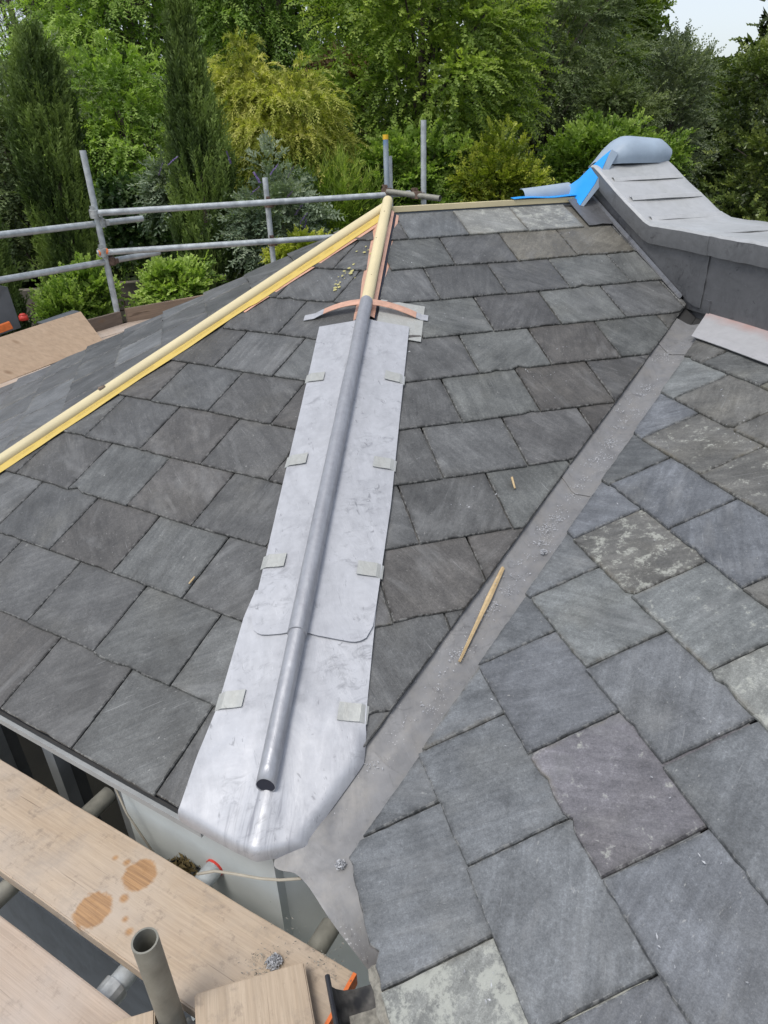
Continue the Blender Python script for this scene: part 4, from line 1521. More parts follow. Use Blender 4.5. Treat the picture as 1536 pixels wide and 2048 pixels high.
sp = []
for _ in range(70):
    a = random.choice([random.gauss(1.55, 0.16), random.gauss(1.3, 0.12), random.gauss(0.95, 0.1), random.gauss(0.5, 0.15), random.uniform(-0.1, 1.7)])
    sp.append((onvalley(a, random.gauss(-0.005, 0.014)), random.randint(8, 34), 0.013))
o = crumbs('lead_shavings', sp, 0, 0.0028, M['swarf'], '', '', 0)
tag(o, 'bright lead shavings scattered down the valley', 'shavings', kind='stuff')


def lump(c_, rad, n, label):
    vs, fs = [], []
    for _ in range(n):
        d = Vector((random.gauss(0, 1), random.gauss(0, 1), random.gauss(0, 1))).normalized()
        d.z = abs(d.z) * 0.7
        p = Vector(c_) + d * rad * random.uniform(0.3, 1)
        u_ = Vector((random.gauss(0, 1), random.gauss(0, 1), random.gauss(0, 1))).normalized()
        v_ = u_.orthogonal().normalized()
        s_ = rad * random.uniform(0.10, 0.28)
        b_ = len(vs)
        vs += [p - u_ * s_, p + v_ * s_ * 0.5, p + u_ * s_, p - v_ * s_ * 0.5 + d * s_ * 0.4]
        fs += [(b_, b_ + 1, b_ + 2), (b_, b_ + 2, b_ + 3), (b_ + 2, b_ + 1, b_ + 3), (b_ + 1, b_, b_ + 3)]
    o = mesh('shaving_clump', [v - Vector(c_) for v in vs], fs, M['swarf'])
    o.location = c_
    tag(o, label, 'shavings')
    return o


def ray_z(px, py, zrel):
    r_ = FW * FPX + RT * (px - 768) + UP * (1024 - py)
    r_ = r_ * (zrel / r_.z)
    return Vector((r_.x, r_.y, r_.z + ZC))


lump(vp(0.72, -0.035, 0.008), 0.012, 320, 'crumpled ball of lead shavings beside the wood splinter in the valley')
lump((0.118, 0.93, ZC - 1.364), 0.012, 320, 'crumpled ball of lead shavings at the foot of the valley')
pb = ray_z(548, 1925, -1.523)
lump(pb, 0.017, 420, 'heap of lead shavings on the stained scaffold board')
o = crumbs('lead_shavings', [(pb + Vector((-0.03, -0.005, 0)), 120, 0.022), (pb + Vector((0.11, -0.03, 0)), 60, 0.02), (pb + Vector((0.02, 0.03, 0)), 60, 0.03)], 0, 0.0028, M['mastic'], '', '', 0)
tag(o, 'dark lead crumbs spread around the heap on the board', 'shavings', kind='stuff')
o = crumbs('debris_flecks', [(SR.p(random.uniform(0.5, 1.9), random.uniform(0.3, 2.0), 0.026), 3, 0.03) for _ in range(40)] + [(SNp.p(random.uniform(0.3, 2.2), -random.uniform(0.3, 1.9) / CN, 0.028), 4, 0.03) for _ in range(60)], 0, 0.0035, M['swarf'], '', '', 0)
tag(o, 'tiny pale flecks of debris on the slates', 'debris', kind='stuff')
# wood splinter in the valley
def vpix(px, py):
    """valley (a, o) for a picture point, found on the wing side plane"""
    best = None
    for i in range(300):
        a = -0.3 + 2.4 * i / 299
        for j in range(23):
            o_ = -0.11 + 0.01 * j
            p_ = vp(a, o_, 0.01) - Vector((0, 0, ZC))
            d_ = p_.dot(FW)
            x_, y_ = 768 + FPX * p_.dot(RT) / d_, 1024 - FPX * p_.dot(UP) / d_
            e_ = (x_ - px) ** 2 + (y_ - py) ** 2
            if best is None or e_ < best[0]: best = (e_, a, o_)
    return best[1], best[2]


s0, s1 = vpix(1006, 1138), vpix(921, 1326)
rows = []
for i in range(15):
    f = i / 14
    a, o_ = s0[0] + (s1[0] - s0[0]) * f, s0[1] + (s1[1] - s0[1]) * f
    w_ = lerp(f, (0, 0.0035), (0.35, 0.0065), (0.6, 0.0036), (1.0, 0.001)) + 0.0012 * mn.noise(Vector((f * 14, 0, 0)))
    rows.append([vp(a, o_ + s_ * w_, 0.009 + 0.005 * math.sin(f * 3.1) + (0.003 if s_ == 0 else 0)) for s_ in (-1, 0, 1)])
spl = sheet('wood_splinter', rows, M['splinter'], None, 0.003)
tag(spl, 'long pale wood splinter lying in the lead valley', 'splinter')
for (px, py, qx, qy, lab) in ((1020, 966, 1026, 988, 'short orange sliver of wood on a front slope slate'),):
    def onR(px, py):
        r_ = FW * FPX + RT * (px - 768) + UP * (1024 - py)
        O_ = Vector((0, AY, AZ - ZC))
        t_ = SR.n.dot(O_) / SR.n.dot(r_)
        return r_ * t_ + Vector((0, 0, ZC)) + SR.n * 0.028
    mb = MB()
    mb.tube([onR(px, py), onR(qx, qy)], [0.004, 0.003], 6)
    o = mb.build('wood_sliver', M['splinter'])
    tag(o, lab, 'sliver')


def onL(px, py, h=0.028):
    r_ = FW * FPX + RT * (px - 768) + UP * (1024 - py)
    O_ = Vector((AX, AY, AZ - ZC))
    t_ = SL.n.dot(O_) / SL.n.dot(r_)
    return r_ * t_ + Vector((0, 0, ZC)) + SL.n * h


mb = MB()
mb.tube([onL(386, 1178), onL(391, 1172), onL(397, 1164)], [0.002, 0.003, 0.002], 6)
o = mb.build('twig', M['splinter'])
tag(o, 'tiny reddish twig caught in a joint of the chamfer slope', 'twig')
# yellow paint marks on the top slates of the chamfer (lichen-like foam)
vs_, fs_ = [], []
for (px, py, n_, r_) in ((705, 555, 9, 0.020), (683, 566, 4, 0.012), (676, 585, 8, 0.016), (735, 515, 6, 0.015)):
    for _ in range(n_):
        c_ = onL(px + random.gauss(0, 8), py + random.gauss(0, 5), 0.0255)
        k_ = random.randint(5, 7)
        b_ = len(vs_)
        rr = r_ * random.uniform(0.2, 0.6)
        for q_ in range(k_):
            t_ = 2 * math.pi * q_ / k_
            vs_.append(c_ + SL.U * math.cos(t_) * rr * random.uniform(0.5, 1.2) + SL.Dv * math.sin(t_) * rr * random.uniform(0.5, 1.2))
        vs_.append(c_ + SL.n * 0.002)
        for q_ in range(k_): fs_.append((b_ + q_, b_ + (q_ + 1) % k_, b_ + k_))
o = mesh('yellow_lichen', vs_, fs_, mat_plain('yellow_lichen', (0.42, 0.39, 0.17), 0.9, 0, 0.3, 80))
tag(o, 'yellow lichen spots on the uppermost chamfer slates', 'lichen', kind='stuff')
# twine by the wall
mb = MB()
pts = [ray_z(395, 1748, -1.50), ray_z(430, 1742, -1.47), ray_z(470, 1748, -1.45), ray_z(520, 1757, -1.43), ray_z(560, 1760, -1.42), ray_z(603, 1757, -1.40)]
mb.tube(pts, 0.0035, 6)
o = mb.build('twine', M['twine'], smooth=True)
tag(o, 'grey twine stretched from the stained board to the lead corner', 'twine')
mb = MB()
mb.tube([LW(kw + 0.012, ZC - 1.43) - inn * 0.02, LW(kw + 0.05, ZC - 1.52) - inn * 0.03, LW(kw + 0.10, ZC - 1.66) - inn * 0.02, LW(kw + 0.16, ZC - 1.85) - inn * 0.02], 0.0028, 6)
o = mb.build('twine', M['twine'], smooth=True)
tag(o, 'thin string hanging down the wall beside the window', 'twine')
# dark pipe end with leaf litter against the wall
pc = LW((-0.235 - 1.235) / 2 / Q, ZC - 1.64) - inn * 0.045
mb = MB()
mb.tube([pc - Vector((0, 0, 1.2)), pc], 0.055, 18, hollow=0.004)
o = mb.build('downpipe', M['gutter'], house)
auto_smooth(o, 40)
o['label'] = 'dark pipe against the wall'
vs_, fs_ = [], []
for _ in range(240):
    p = pc + Vector((random.gauss(0, 0.024), random.gauss(0, 0.024), abs(random.gauss(0.0, 0.012))))
    u_ = Vector((random.gauss(0, 1), random.gauss(0, 1), random.gauss(0.2, 0.5))).normalized()
    v_ = u_.orthogonal().normalized()
    s_ = random.uniform(0.004, 0.014)
    b_ = len(vs_)
    vs_ += [p - u_ * s_, p + v_ * s_ * 0.3, p + u_ * s_, p - v_ * s_ * 0.3]
    fs_ += [(b_, b_ + 1, b_ + 2, b_ + 3)]
o = mesh('leaf_litter', vs_, fs_, mat_plain('leaf_litter', (0.10, 0.075, 0.03), 0.9, 0, 0.6, 150))
tag(o, 'dead leaves and moss heaped on the pipe by the wall', 'leaf litter', kind='stuff')

#FOLIAGE#
# ------------------------------------------------------------------ foliage
def leaf_mesh(name, P, D, S, L, Wd, tint, mat, parent=None, fold=0.25):
    """diamond leaves: base P, axis D, side S (unit rows), lengths L, widths Wd"""
    n = len(P)
    Nn = np.cross(D, S)
    V = np.empty((n, 4, 3), dtype=np.float32)
    V[:, 0] = P
    mid = P + D * (L * 0.45)[:, None]
    V[:, 1] = mid + S * (Wd * 0.5)[:, None] + Nn * (Wd * fold)[:, None]
    V[:, 2] = P + D * L[:, None] - Nn * (L * 0.08)[:, None]
    V[:, 3] = mid - S * (Wd * 0.5)[:, None] + Nn * (Wd * fold)[:, None]
    me = bpy.data.meshes.new(name)
    me.vertices.add(n * 4)
    me.vertices.foreach_set('co', V.ravel())
    me.loops.add(n * 4)
    me.loops.foreach_set('vertex_index', np.arange(n * 4, dtype=np.int32))
    me.polygons.add(n)
    me.polygons.foreach_set('loop_start', np.arange(0, n * 4, 4, dtype=np.int32))
    me.update(calc_edges=True)
    a = me.attributes.new('tint', 'FLOAT', 'POINT')
    a.data.foreach_set('value', np.repeat(np.clip(tint, 0, 1), 4).astype(np.float32))
    return link(name, me, mat, parent)


def unit(v):
    return v / np.maximum(np.linalg.norm(v, axis=-1, keepdims=True), 1e-9)


def sprays(B, D, Ls, k, droop, leaf_l, leaf_w, ang, tint, pair=True, flat=0.5, tip=0.25):
    """leaves along twigs. B (M,3) twig roots, D (M,3) directions, Ls (M,) lengths, k leaves each -> arrays for leaf_mesh"""
    Mn = len(B)
    up = np.array([0, 0, 1.0])
    side = unit(np.cross(D, up) + rng.normal(0, flat, (Mn, 3)))
    t = (np.arange(k) + 0.5) / k
    t = t[None, :] + rng.normal(0, 0.25 / k, (Mn, k))
    pos = B[:, None] + D[:, None] * (Ls[:, None] * t)[..., None]
    pos[..., 2] -= droop * Ls[:, None] * t ** 2
    tan = D[:, None] + np.zeros((Mn, k, 3))
    tan[..., 2] -= 2 * droop * t
    tan = unit(tan)
    sg = np.where(np.arange(k) % 2 == 0, 1.0, -1.0)[None, :, None]
    sd = unit(np.cross(tan, unit(np.cross(side[:, None] + 0 * tan, tan))))
    sd = unit(side[:, None] - tan * np.sum(side[:, None] * tan, -1, keepdims=True))
    ca, sa = math.cos(ang), math.sin(ang)
    ld = unit(tan * ca + sd * sg * sa + rng.normal(0, 0.22, (Mn, k, 3)))
    nrm = unit(np.cross(tan, sd) + rng.normal(0, 0.3, (Mn, k, 3)))
    ls = unit(np.cross(nrm, ld))
    LL = leaf_l * rng.uniform(0.65, 1.25, (Mn, k)) * (1 - 0.35 * np.clip(t, 0, 1))
    WW = leaf_w * rng.uniform(0.7, 1.25, (Mn, k))
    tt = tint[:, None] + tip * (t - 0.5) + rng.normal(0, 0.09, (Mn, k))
    f = lambda a: a.reshape(-1, *a.shape[2:])
    return f(pos), f(ld), f(ls), f(LL), f(WW), f(tt)


def ball(n, lo=0.0):
    d = unit(rng.normal(size=(n, 3)))
    r_ = rng.uniform(lo ** 3, 1, n) ** (1 / 3)
    return d, r_


def lumpy(d, seed, f=2.2):
    return np.array([mn.noise(Vector((x * f + seed, y * f - seed, z * f))) for x, y, z in d])


def clumps(center, radii, n, lo, seed, amp=0.3):
    d, r_ = ball(n, lo)
    r_ = r_ * (1 + amp * lumpy(d, seed))
    return np.array(center) + d * r_[:, None] * np.array(radii), d


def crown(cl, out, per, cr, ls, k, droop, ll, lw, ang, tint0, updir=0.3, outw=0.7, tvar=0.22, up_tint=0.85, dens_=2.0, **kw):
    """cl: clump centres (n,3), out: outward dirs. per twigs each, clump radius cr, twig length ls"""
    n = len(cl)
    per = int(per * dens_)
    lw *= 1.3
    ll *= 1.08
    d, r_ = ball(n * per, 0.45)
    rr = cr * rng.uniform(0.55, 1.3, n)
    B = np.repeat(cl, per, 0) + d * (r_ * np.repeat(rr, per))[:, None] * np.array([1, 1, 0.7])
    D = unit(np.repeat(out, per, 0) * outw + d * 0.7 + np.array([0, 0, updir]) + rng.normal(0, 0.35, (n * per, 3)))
    tint = np.repeat(np.clip(rng.normal(tint0, tvar, n), 0, 1), per) + up_tint * d[:, 2] * 0.5 + rng.normal(0, 0.07, n * per)  # clump tops lighter, undersides darker: overhead light put into the tint
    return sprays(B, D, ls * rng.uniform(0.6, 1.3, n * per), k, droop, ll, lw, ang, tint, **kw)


def trunk(name, base, top, r0, r1, limbs, parent, mat, bend=0.15):
    mb = MB()
    base, top = Vector(base), Vector(top)
    pts, rs = [], []
    for i in range(9):
        f = i / 8
        p = base.lerp(top, f) + Vector((mn.noise(Vector((f * 3, base.x, 1))), mn.noise(Vector((f * 3, base.y, 9))), 0)) * bend * f
        pts.append(p)
        rs.append(r0 + (r1 - r0) * f)
    mb.tube(pts, rs, 9)
    for q in limbs:
        q = Vector(q)
        f = min(0.95, max(0.25, (q.z - base.z) / max(0.1, top.z - base.z) * 0.7))
        s_ = base.lerp(top, f) + Vector((mn.noise(Vector((f * 3, base.x, 1))), mn.noise(Vector((f * 3, base.y, 9))), 0)) * bend * f
        md = s_.lerp(q, 0.5) + Vector((0, 0, (q - s_).length * 0.08))
        r_ = (r0 + (r1 - r0) * f) * 0.5
        mb.tube([s_, md, q], [r_, r_ * 0.6, r_ * 0.2], 6)
    o = mb.build(name, mat, parent, True)
    return o


def tree(name, label, cat, base, group=None):
    e = empty(name, base)
    tag(e, label, cat, group)
    return e


# --- leaf colours
LM = {}
LM['cypress'] = mat_leaf('cypress_leaf', (0.032, 0.056, 0.015), (0.085, 0.132, 0.032), (0.200, 0.275, 0.065), 0.6, 0.2)
LM['acacia'] = mat_leaf('acacia_leaf', (0.070, 0.120, 0.020), (0.165, 0.265, 0.050), (0.310, 0.420, 0.100), 0.5, 0.45)
LM['bamboo'] = mat_leaf('bamboo_leaf', (0.150, 0.170, 0.030), (0.320, 0.350, 0.070), (0.520, 0.500, 0.140), 0.5, 0.45)
LM['robinia'] = mat_leaf('robinia_leaf', (0.075, 0.120, 0.020), (0.185, 0.265, 0.050), (0.360, 0.440, 0.100), 0.5, 0.45)
LM['willow'] = mat_leaf('willow_leaf', (0.070, 0.100, 0.040), (0.140, 0.185, 0.080), (0.230, 0.275, 0.130), 0.55, 0.35)
LM['dark'] = mat_leaf('dark_leaf', (0.030, 0.045, 0.015), (0.070, 0.100, 0.033), (0.140, 0.180, 0.060), 0.45, 0.25)
LM['laurel'] = mat_leaf('laurel_leaf', (0.035, 0.055, 0.013), (0.095, 0.135, 0.033), (0.230, 0.275, 0.075), 0.34, 0.25, 0.5)
LM['silver'] = mat_leaf('silver_leaf', (0.085, 0.110, 0.065), (0.160, 0.195, 0.120), (0.260, 0.300, 0.190), 0.6, 0.35)
LM['shrub'] = mat_leaf('shrub_leaf', (0.055, 0.100, 0.016), (0.150, 0.240, 0.040), (0.340, 0.440, 0.110), 0.45, 0.4)
LM['lime'] = mat_leaf('lime_leaf', (0.092, 0.127, 0.017), (0.230, 0.276, 0.034), (0.437, 0.448, 0.081), 0.5, 0.4)
LM['ivy'] = mat_leaf('ivy_leaf', (0.030, 0.065, 0.020), (0.070, 0.130, 0.040), (0.180, 0.250, 0.100), 0.4, 0.3, 0.5)
LM['buddleia'] = mat_leaf('buddleia_leaf', (0.070, 0.105, 0.065), (0.150, 0.200, 0.125), (0.280, 0.330, 0.230), 0.6, 0.3)
LM['purple'] = mat_leaf('purple_flower', (0.072, 0.048, 0.156), (0.144, 0.096, 0.276), (0.240, 0.180, 0.396), 0.6, 0.3)
LM['brown'] = mat_leaf('brown_leaf', (0.055, 0.033, 0.018), (0.110, 0.068, 0.037), (0.176, 0.116, 0.066), 0.7, 0.3)




def cypress(base, top_z, rad, label, seed, n=2300, lean=(0, 0), split=3):
    e = tree('cypress_tree', label, 'tree', base, 'columnar cypresses')
    H = top_z - base[2]
    trunk('trunk', base, (base[0] + lean[0], base[1] + lean[1], top_z - 0.6), 0.10, 0.02, [], e, M['bark'], 0.03)
    # vertical plumes packed round the column, each a leader with upright sprays
    B, D, Ls, T_ = [], [], [], []
    for i in range(n):
        f = rng.uniform(0.12, 1.0) ** 0.85
        prof_ = (1 - f ** 2.4) ** 0.75 * (0.82 + 0.25 * math.sin(f * 7 + seed))
        an = rng.uniform(0, 2 * math.pi)
        lob = 1 + 0.45 * mn.noise(Vector((math.cos(an) * 1.6 + seed, math.sin(an) * 1.6, f * H * 0.55))) + 0.12 * mn.noise(Vector((math.cos(an) * 5, math.sin(an) * 5 + seed, f * H * 2)))
        r_ = rad * prof_ * lob * rng.uniform(0.72, 1.0)
        x = base[0] + lean[0] * f + r_ * math.cos(an)
        y = base[1] + lean[1] * f + r_ * math.sin(an)
        B.append((x, y, base[2] + f * H - 0.12))
        o_ = 0.22 + 0.16 * rng.random()
        D.append((math.cos(an) * o_, math.sin(an) * o_, 1.0))
        Ls.append(rng.uniform(0.16, 0.34))
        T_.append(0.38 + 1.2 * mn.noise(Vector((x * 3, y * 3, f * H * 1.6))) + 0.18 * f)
    a = sprays(np.array(B), unit(np.array(D) + rng.normal(0, 0.1, (n, 3))), np.array(Ls), 22, 0.0, 0.075, 0.016, 0.55, np.array(T_), flat=1.0, tip=0.45)
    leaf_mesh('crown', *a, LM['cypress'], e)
    return e


def broad(name, label, center, radii, n, lo, seed, per, cr, ls, k, droop, ll, lw, ang, tint0, mat, base=None, cat='tree', tr=0.14, group=None, amp=0.3, front=True, **kw):
    c_ = Vector(center)
    base = base or (c_.x, c_.y, 0)
    e = tree(name, label, cat, base, group)
    cl, out = clumps(center, radii, n, lo, seed, amp)
    if front:                                    # the far half is never seen: thin it
        keep = (cl[:, 1] < c_.y + radii[1] * 0.25) | (rng.random(n) < 0.35)
        cl, out = cl[keep], out[keep]
    keep = cl[:, 2] > 0.15
    cl, out = cl[keep], out[keep]
    lim = [tuple(p_) for p_ in cl[rng.choice(len(cl), min(len(cl), 26), False)]]
    trunk('trunk' if cat == 'tree' else 'stem', base, (c_.x, c_.y, c_.z + radii[2] * 0.5), tr, tr * 0.25, lim, e, M['bark'])
    a = crown(cl, out, per, cr, ls, k, droop, ll, lw, ang, tint0, **kw)
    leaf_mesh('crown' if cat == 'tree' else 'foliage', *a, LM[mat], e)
    return e


def cp(px, py, Y): return tuple(at(px, py, Y))


# --- columnar cypresses
p = at(150, 620, 10.0)
q = at(58, 72, 10.0)
cypress((p.x, p.y, 0), q.z, 0.66, 'broad dark cypress behind the left scaffold upright', 1.0, 3000, (q.x - p.x, 0))
p = at(435, 600, 9.2)
q = at(355, 0, 9.2)
cypress((p.x, p.y, 0), q.z, 0.47, 'tall narrow cypress between the scaffold uprights', 4.0, 2800, (q.x - p.x, 0))
p = at(-25, 560, 9.0)
cypress((p.x, p.y, 0), at(-15, 265, 9.0).z, 0.50, 'cypress cut by the left edge of the picture', 7.0, 1500)

# --- big feathery trees behind
broad('acacia_tree', 'tall feathery light green tree left of the narrow cypress', cp(265, 60, 15.5), (1.95, 1.8, 3.4), 170, 0.55, 2.0, 15, 0.42, 0.55, 22, 0.55, 0.085, 0.024, 0.75, 0.62, 'acacia', group='trees behind the garden', amp=0.4, updir=-0.05)
broad('acacia_tree', 'tall feathery green tree right of the narrow cypress', cp(560, 20, 15.0), (2.1, 1.8, 3.3), 180, 0.55, 9.0, 15, 0.42, 0.6, 22, 0.6, 0.085, 0.022, 0.7, 0.52, 'acacia', group='trees behind the garden', amp=0.4, updir=-0.1)
broad('acacia_tree', 'lower feathery branches between the two left cypresses', cp(255, 300, 12.5), (1.0, 0.8, 1.3), 85, 0.35, 5.0, 14, 0.32, 0.45, 18, 0.45, 0.07, 0.022, 0.7, 0.6, 'acacia', group='trees behind the garden', amp=0.4, updir=0.0)
broad('bamboo_clump', 'yellow green bamboo arching behind the middle scaffold upright', cp(585, 310, 10.6), (0.80, 0.7, 0.95), 92, 0.3, 3.0, 15, 0.24, 0.34, 20, 0.75, 0.075, 0.0115, 0.5, 0.5, 'bamboo', cat='bamboo', tr=0.03, amp=0.5, updir=0.25)
broad('bamboo_clump', 'upper yellow bamboo shoots beside the narrow cypress', cp(490, 190, 10.8), (0.32, 0.35, 0.52), 28, 0.2, 3.7, 14, 0.18, 0.30, 20, 0.7, 0.07, 0.011, 0.5, 0.62, 'bamboo', cat='bamboo', tr=0.025, amp=0.5, updir=0.4)
broad('robinia_tree', 'bright light green tree behind the roof apex', cp(850, 160, 11.5), (1.55, 1.2, 2.1), 210, 0.35, 6.0, 13, 0.33, 0.42, 20, 0.4, 0.066, 0.026, 0.8, 0.55, 'robinia', group='trees behind the garden', amp=0.45, updir=0.15)
broad('willow_tree', 'grey green willowy tree behind the right half of the roof', cp(1085, 130, 15.5), (1.9, 1.5, 2.9), 190, 0.4, 8.0, 14, 0.40, 0.55, 18, 0.35, 0.085, 0.020, 0.6, 0.5, 'willow', group='trees behind the garden', amp=0.4, updir=0.1)
broad('oak_tree', 'dark green rounded tree below the patch of sky', cp(1185, 50, 21.0), (1.8, 1.6, 2.6), 170, 0.5, 12.0, 14, 0.46, 0.40, 10, 0.1, 0.13, 0.070, 0.9, 0.45, 'robinia', group='trees behind the garden', amp=0.35, updir=0.3)
broad('silver_tree', 'pale silvery slender tree left of the dark laurel', cp(1340, 235, 14.5), (0.62, 0.6, 1.65), 95, 0.2, 14.0, 13, 0.28, 0.36, 12, 0.15, 0.060, 0.026, 0.8, 0.45, 'silver', group='trees behind the garden', amp=0.4, updir=0.5)
broad('laurel_tree', 'big dark glossy laurel at the right edge', cp(1655, 320, 9.6), (1.78, 1.2, 2.15), 330, 0.6, 16.0, 12, 0.26, 0.26, 12, 0.05, 0.070, 0.032, 0.9, 0.46, 'laurel', group='trees behind the garden', amp=0.35, updir=0.3)
broad('fir_tree', 'small dark fir among the shrubs right of the willowy tree', cp(1235, 235, 13.0), (0.62, 0.5, 0.55), 70, 0.3, 18.0, 14, 0.22, 0.34, 18, 0.25, 0.05, 0.018, 0.9, 0.45, 'dark', group='trees behind the garden', amp=0.3, updir=0.0)
broad('leafy_shrub', 'mid green shrubs just above the blue membrane', cp(1210, 340, 11.8), (1.35, 0.6, 0.62), 150, 0.3, 21.0, 13, 0.22, 0.26, 10, 0.2, 0.075, 0.034, 0.8, 0.45, 'shrub', cat='shrub', tr=0.05, amp=0.4)
broad('leafy_shrub', 'yellow green shrub behind the ridge left of the blue membrane', cp(1000, 385, 9.6), (0.52, 0.4, 0.62), 85, 0.2, 24.0, 12, 0.15, 0.22, 11, 0.2, 0.050, 0.024, 0.8, 0.35, 'lime', cat='shrub', tr=0.03, amp=0.5)
broad('leafy_shrub', 'dense dark green shrubs behind the apex uprights', cp(830, 385, 10.2), (1.05, 0.5, 0.75), 130, 0.3, 26.0, 12, 0.2, 0.25, 11, 0.2, 0.065, 0.030, 0.8, 0.40, 'shrub', cat='shrub', tr=0.05, amp=0.4)
broad('leafy_shrub', 'brownish withered shrub above the bamboo', cp(678, 175, 12.6), (0.42, 0.3, 0.48), 42, 0.2, 28.0, 13, 0.15, 0.22, 10, 0.2, 0.06, 0.022, 0.8, 0.5, 'brown', cat='shrub', tr=0.03, amp=0.4)
broad('buddleia_bush', 'grey green buddleia beside the middle scaffold upright', cp(545, 450, 8.9), (0.50, 0.45, 0.58), 62, 0.2, 31.0, 12, 0.15, 0.30, 13, 0.35, 0.065, 0.016, 0.7, 0.5, 'buddleia', cat='shrub', tr=0.04, amp=0.5)
broad('buddleia_bush', 'grey green buddleia left of the narrow cypress', cp(338, 375, 9.8), (0.18, 0.2, 0.30), 18, 0.2, 33.0, 12, 0.14, 0.28, 11, 0.35, 0.085, 0.020, 0.7, 0.42, 'buddleia', cat='shrub', tr=0.04, amp=0.4)
broad('leafy_shrub', 'tall dark grasses and stems between buddleia and apex', cp(670, 440, 9.8), (0.75, 0.4, 0.55), 75, 0.2, 35.0, 12, 0.18, 0.36, 10, 0.1, 0.13, 0.012, 0.35, 0.30, 'robinia', cat='shrub', tr=0.03, amp=0.4, updir=0.9)
broad('leafy_shrub', 'glossy light shrub above the brown toe board', cp(345, 575, 7.9), (0.36, 0.25, 0.22), 46, 0.2, 37.0, 11, 0.11, 0.16, 9, 0.15, 0.055, 0.030, 0.8, 0.72, 'shrub', cat='shrub', tr=0.03, amp=0.5)
broad('leafy_shrub', 'small bright green shrub above the plywood', cp(140, 620, 7.6), (0.19, 0.15, 0.15), 22, 0.1, 39.0, 11, 0.08, 0.18, 14, -0.1, 0.045, 0.020, 0.8, 0.55, 'shrub', cat='shrub', tr=0.02, amp=0.5, updir=0.9)
broad('leafy_shrub', 'upright bright shoots beside the left scaffold upright', cp(190, 575, 7.7), (0.12, 0.1, 0.26), 12, 0.1, 41.0, 9, 0.06, 0.16, 12, 0.0, 0.055, 0.026, 0.8, 0.6, 'shrub', cat='shrub', tr=0.02, amp=0.4, updir=0.6)
broad('leafy_shrub', 'low yellow green cover behind the left hip', cp(605, 510, 8.0), (0.42, 0.3, 0.16), 50, 0.2, 43.0, 12, 0.09, 0.12, 9, 0.1, 0.040, 0.022, 0.8, 0.5, 'lime', cat='shrub', tr=0.02, amp=0.4)
# purple flower spikes on the buddleias: stuff, far too many florets to count
Bs, Ds = [], []
for px, py, Y in ((335, 325, 8.7), (462, 322, 8.6), (520, 360, 8.5), (575, 350, 8.5), (600, 440, 8.4), (608, 458, 8.4), (570, 395, 8.4), (500, 385, 8.5), (318, 345, 8.7), (540, 345, 8.5), (590, 425, 8.4), (1042, 400, 8.6), (1052, 392, 8.6)):
    Bs.append(tuple(at(px, py + 6, Y)))
    Ds.append((rng.normal(0.25, 0.3), rng.normal(-0.2, 0.2), 0.6))
a = sprays(np.array(Bs), unit(np.array(Ds)), np.full(len(Bs), 0.16), 46, 0.15, 0.020, 0.012, 1.2, np.full(len(Bs), 0.5), flat=0.5)
fs_ = leaf_mesh('buddleia_flowers', *a, LM['purple'])
tag(fs_, 'purple buddleia flower spikes', 'flowers', kind='stuff')

# --- dark pines far left with sky between the trunks
for i, (px, py, Y, rx, rz, lab) in enumerate(((20, 30, 22.0, 1.2, 1.6, 'dark pine with bare trunk in the top left corner'), (88, -40, 24.0, 1.1, 1.8, 'second dark pine right of the top left corner'))):
    broad('pine_tree', lab, cp(px, py, Y), (rx, 1.0, rz), 46, 0.2, 51.0 + i, 12, 0.30, 0.42, 18, 0.1, 0.10, 0.012, 0.6, 0.35, 'dark', group='pines in the far corner', tr=0.16, amp=0.4, updir=0.4)
broad('leafy_shrub', 'dull green thicket behind the left cypress', cp(30, 300, 13.0), (1.3, 0.8, 1.3), 110, 0.3, 55.0, 13, 0.32, 0.40, 12, 0.2, 0.08, 0.030, 0.8, 0.38, 'willow', cat='shrub', tr=0.08, amp=0.4)

# --- ivy over the garden wall and dark trellis
iw = MB()
a, b = at(-200, 500, 10.9), at(760, 470, 10.9)
gw = MB()
gw.box(((a.x + b.x) / 2, 11.0, 1.15), ((b.x - a.x) / 2, 0, 0), (0, 0.1, 0), (0, 0, 1.15))
o = gw.build('garden_wall', mat_plain('old_stone_wall', (0.17, 0.15, 0.12), 0.9, 0, 0.4, 5, bump=0.6))
tag(o, 'old stone garden wall half hidden by ivy and cypresses', 'wall')
n = 1100
X_ = rng.uniform(at(200, 400, 10.7).x, at(335, 400, 10.7).x, n)
Zc_ = rng.uniform(at(260, 520, 10.7).z, at(260, 352, 10.7).z, n)
keep = (np.abs((X_ - X_.mean()) / 0.55) ** 2 + ((Zc_ - Zc_.mean()) / 0.75) ** 2) < 1 + rng.normal(0, 0.25, n)
B = np.stack([X_, 10.72 + rng.normal(0, 0.08, n), Zc_], 1)[keep]
a = sprays(B, unit(np.stack([rng.normal(0, 0.5, len(B)), np.full(len(B), -0.5), rng.normal(-0.1, 0.6, len(B))], 1)), np.full(len(B), 0.12), 7, 0.2, 0.062, 0.056, 0.9, np.clip(rng.normal(0.45, 0.25, len(B)), 0, 1))
o = leaf_mesh('ivy', *a, LM['ivy'])
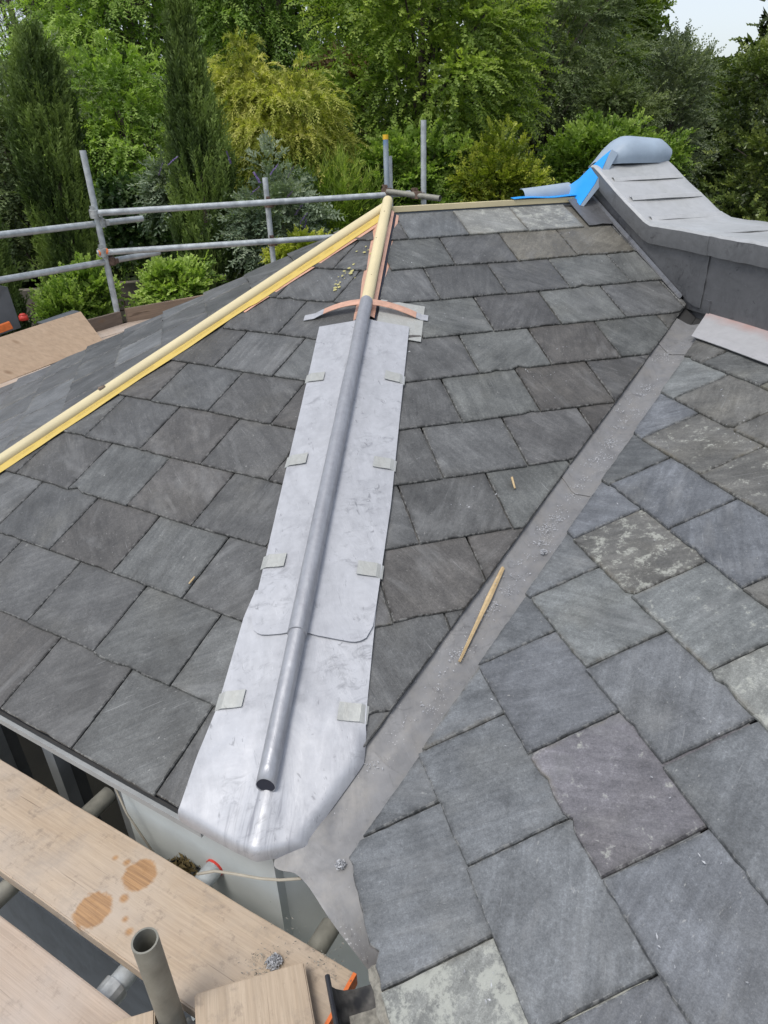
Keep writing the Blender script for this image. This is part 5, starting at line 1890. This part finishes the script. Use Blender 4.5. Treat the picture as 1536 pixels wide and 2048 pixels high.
tag(o, 'mass of ivy on the garden wall left of the narrow cypress', 'ivy', kind='stuff')
tf = empty('trellis_fence', (at(150, 560, 9.9).x, 9.9, 0))
tag(tf, 'dark square trellis fence behind the small shrubs at left', 'fence')
xl, xr = at(-120, 560, 9.9).x, at(440, 560, 9.9).x
x = xl
while x < xr:
    mb = MB()
    mb.box((x, 9.9, 1.15), (0.010, 0, 0), (0, 0.006, 0), (0, 0, 1.15))
    mb.build('slat', M['fence'], tf)
    x += 0.16
z = 0.2
while z < 2.3:
    mb = MB()
    mb.box(((xl + xr) / 2, 9.887, z), ((xr - xl) / 2, 0, 0), (0, 0.006, 0), (0, 0, 0.010))
    mb.build('slat', M['fence'], tf)
    z += 0.16

# --- the wood behind: one mass, thick enough to close the view up to the sky line
wd = []
def wood(x0, x1, Y0, Y1, top_fn, n, per, ll, lw, seed):
    X_ = rng.uniform(x0, x1, n)
    Y_ = rng.uniform(Y0, Y1, n)
    tz = np.array([top_fn(x_ / y_) * y_ for x_, y_ in zip(X_, Y_)])
    Z_ = rng.uniform(0.0, 1.0, n) ** 0.8 * tz + ZC * (1 - rng.uniform(0, 1, n) * 0)
    Z_ = np.maximum(0.3, ZC + (tz + ZC) * rng.uniform(0, 1, n) - ZC)
    cl = np.stack([X_, Y_, Z_], 1)
    out = np.tile(np.array([[0, -0.8, 0.3]]), (n, 1))
    return crown(cl, out, per, 0.75, 0.7, 11, 0.25, ll, lw, 0.8, 0.35, updir=0.1, dens_=1.0)


def skyline(r_):       # height above the eye per metre of depth, by direction x / y: sky shows at the top left and top right
    return lerp(r_, (-0.6, 0.03), (-0.17, 0.03), (-0.11, 0.04), (-0.07, 0.30), (0.2, 0.36), (0.55, 0.36), (0.60, 0.30), (0.66, 0.08), (0.83, 0.06), (0.90, 0.2), (0.97, 0.34), (1.4, 0.36))


a = wood(-12, 34, 24, 28, skyline, 1900, 11, 0.33, 0.15, 3)
o = leaf_mesh('woodland', *a, LM['dark'])
tag(o, 'dark woodland mass closing the view behind the garden trees', 'woodland', kind='stuff')
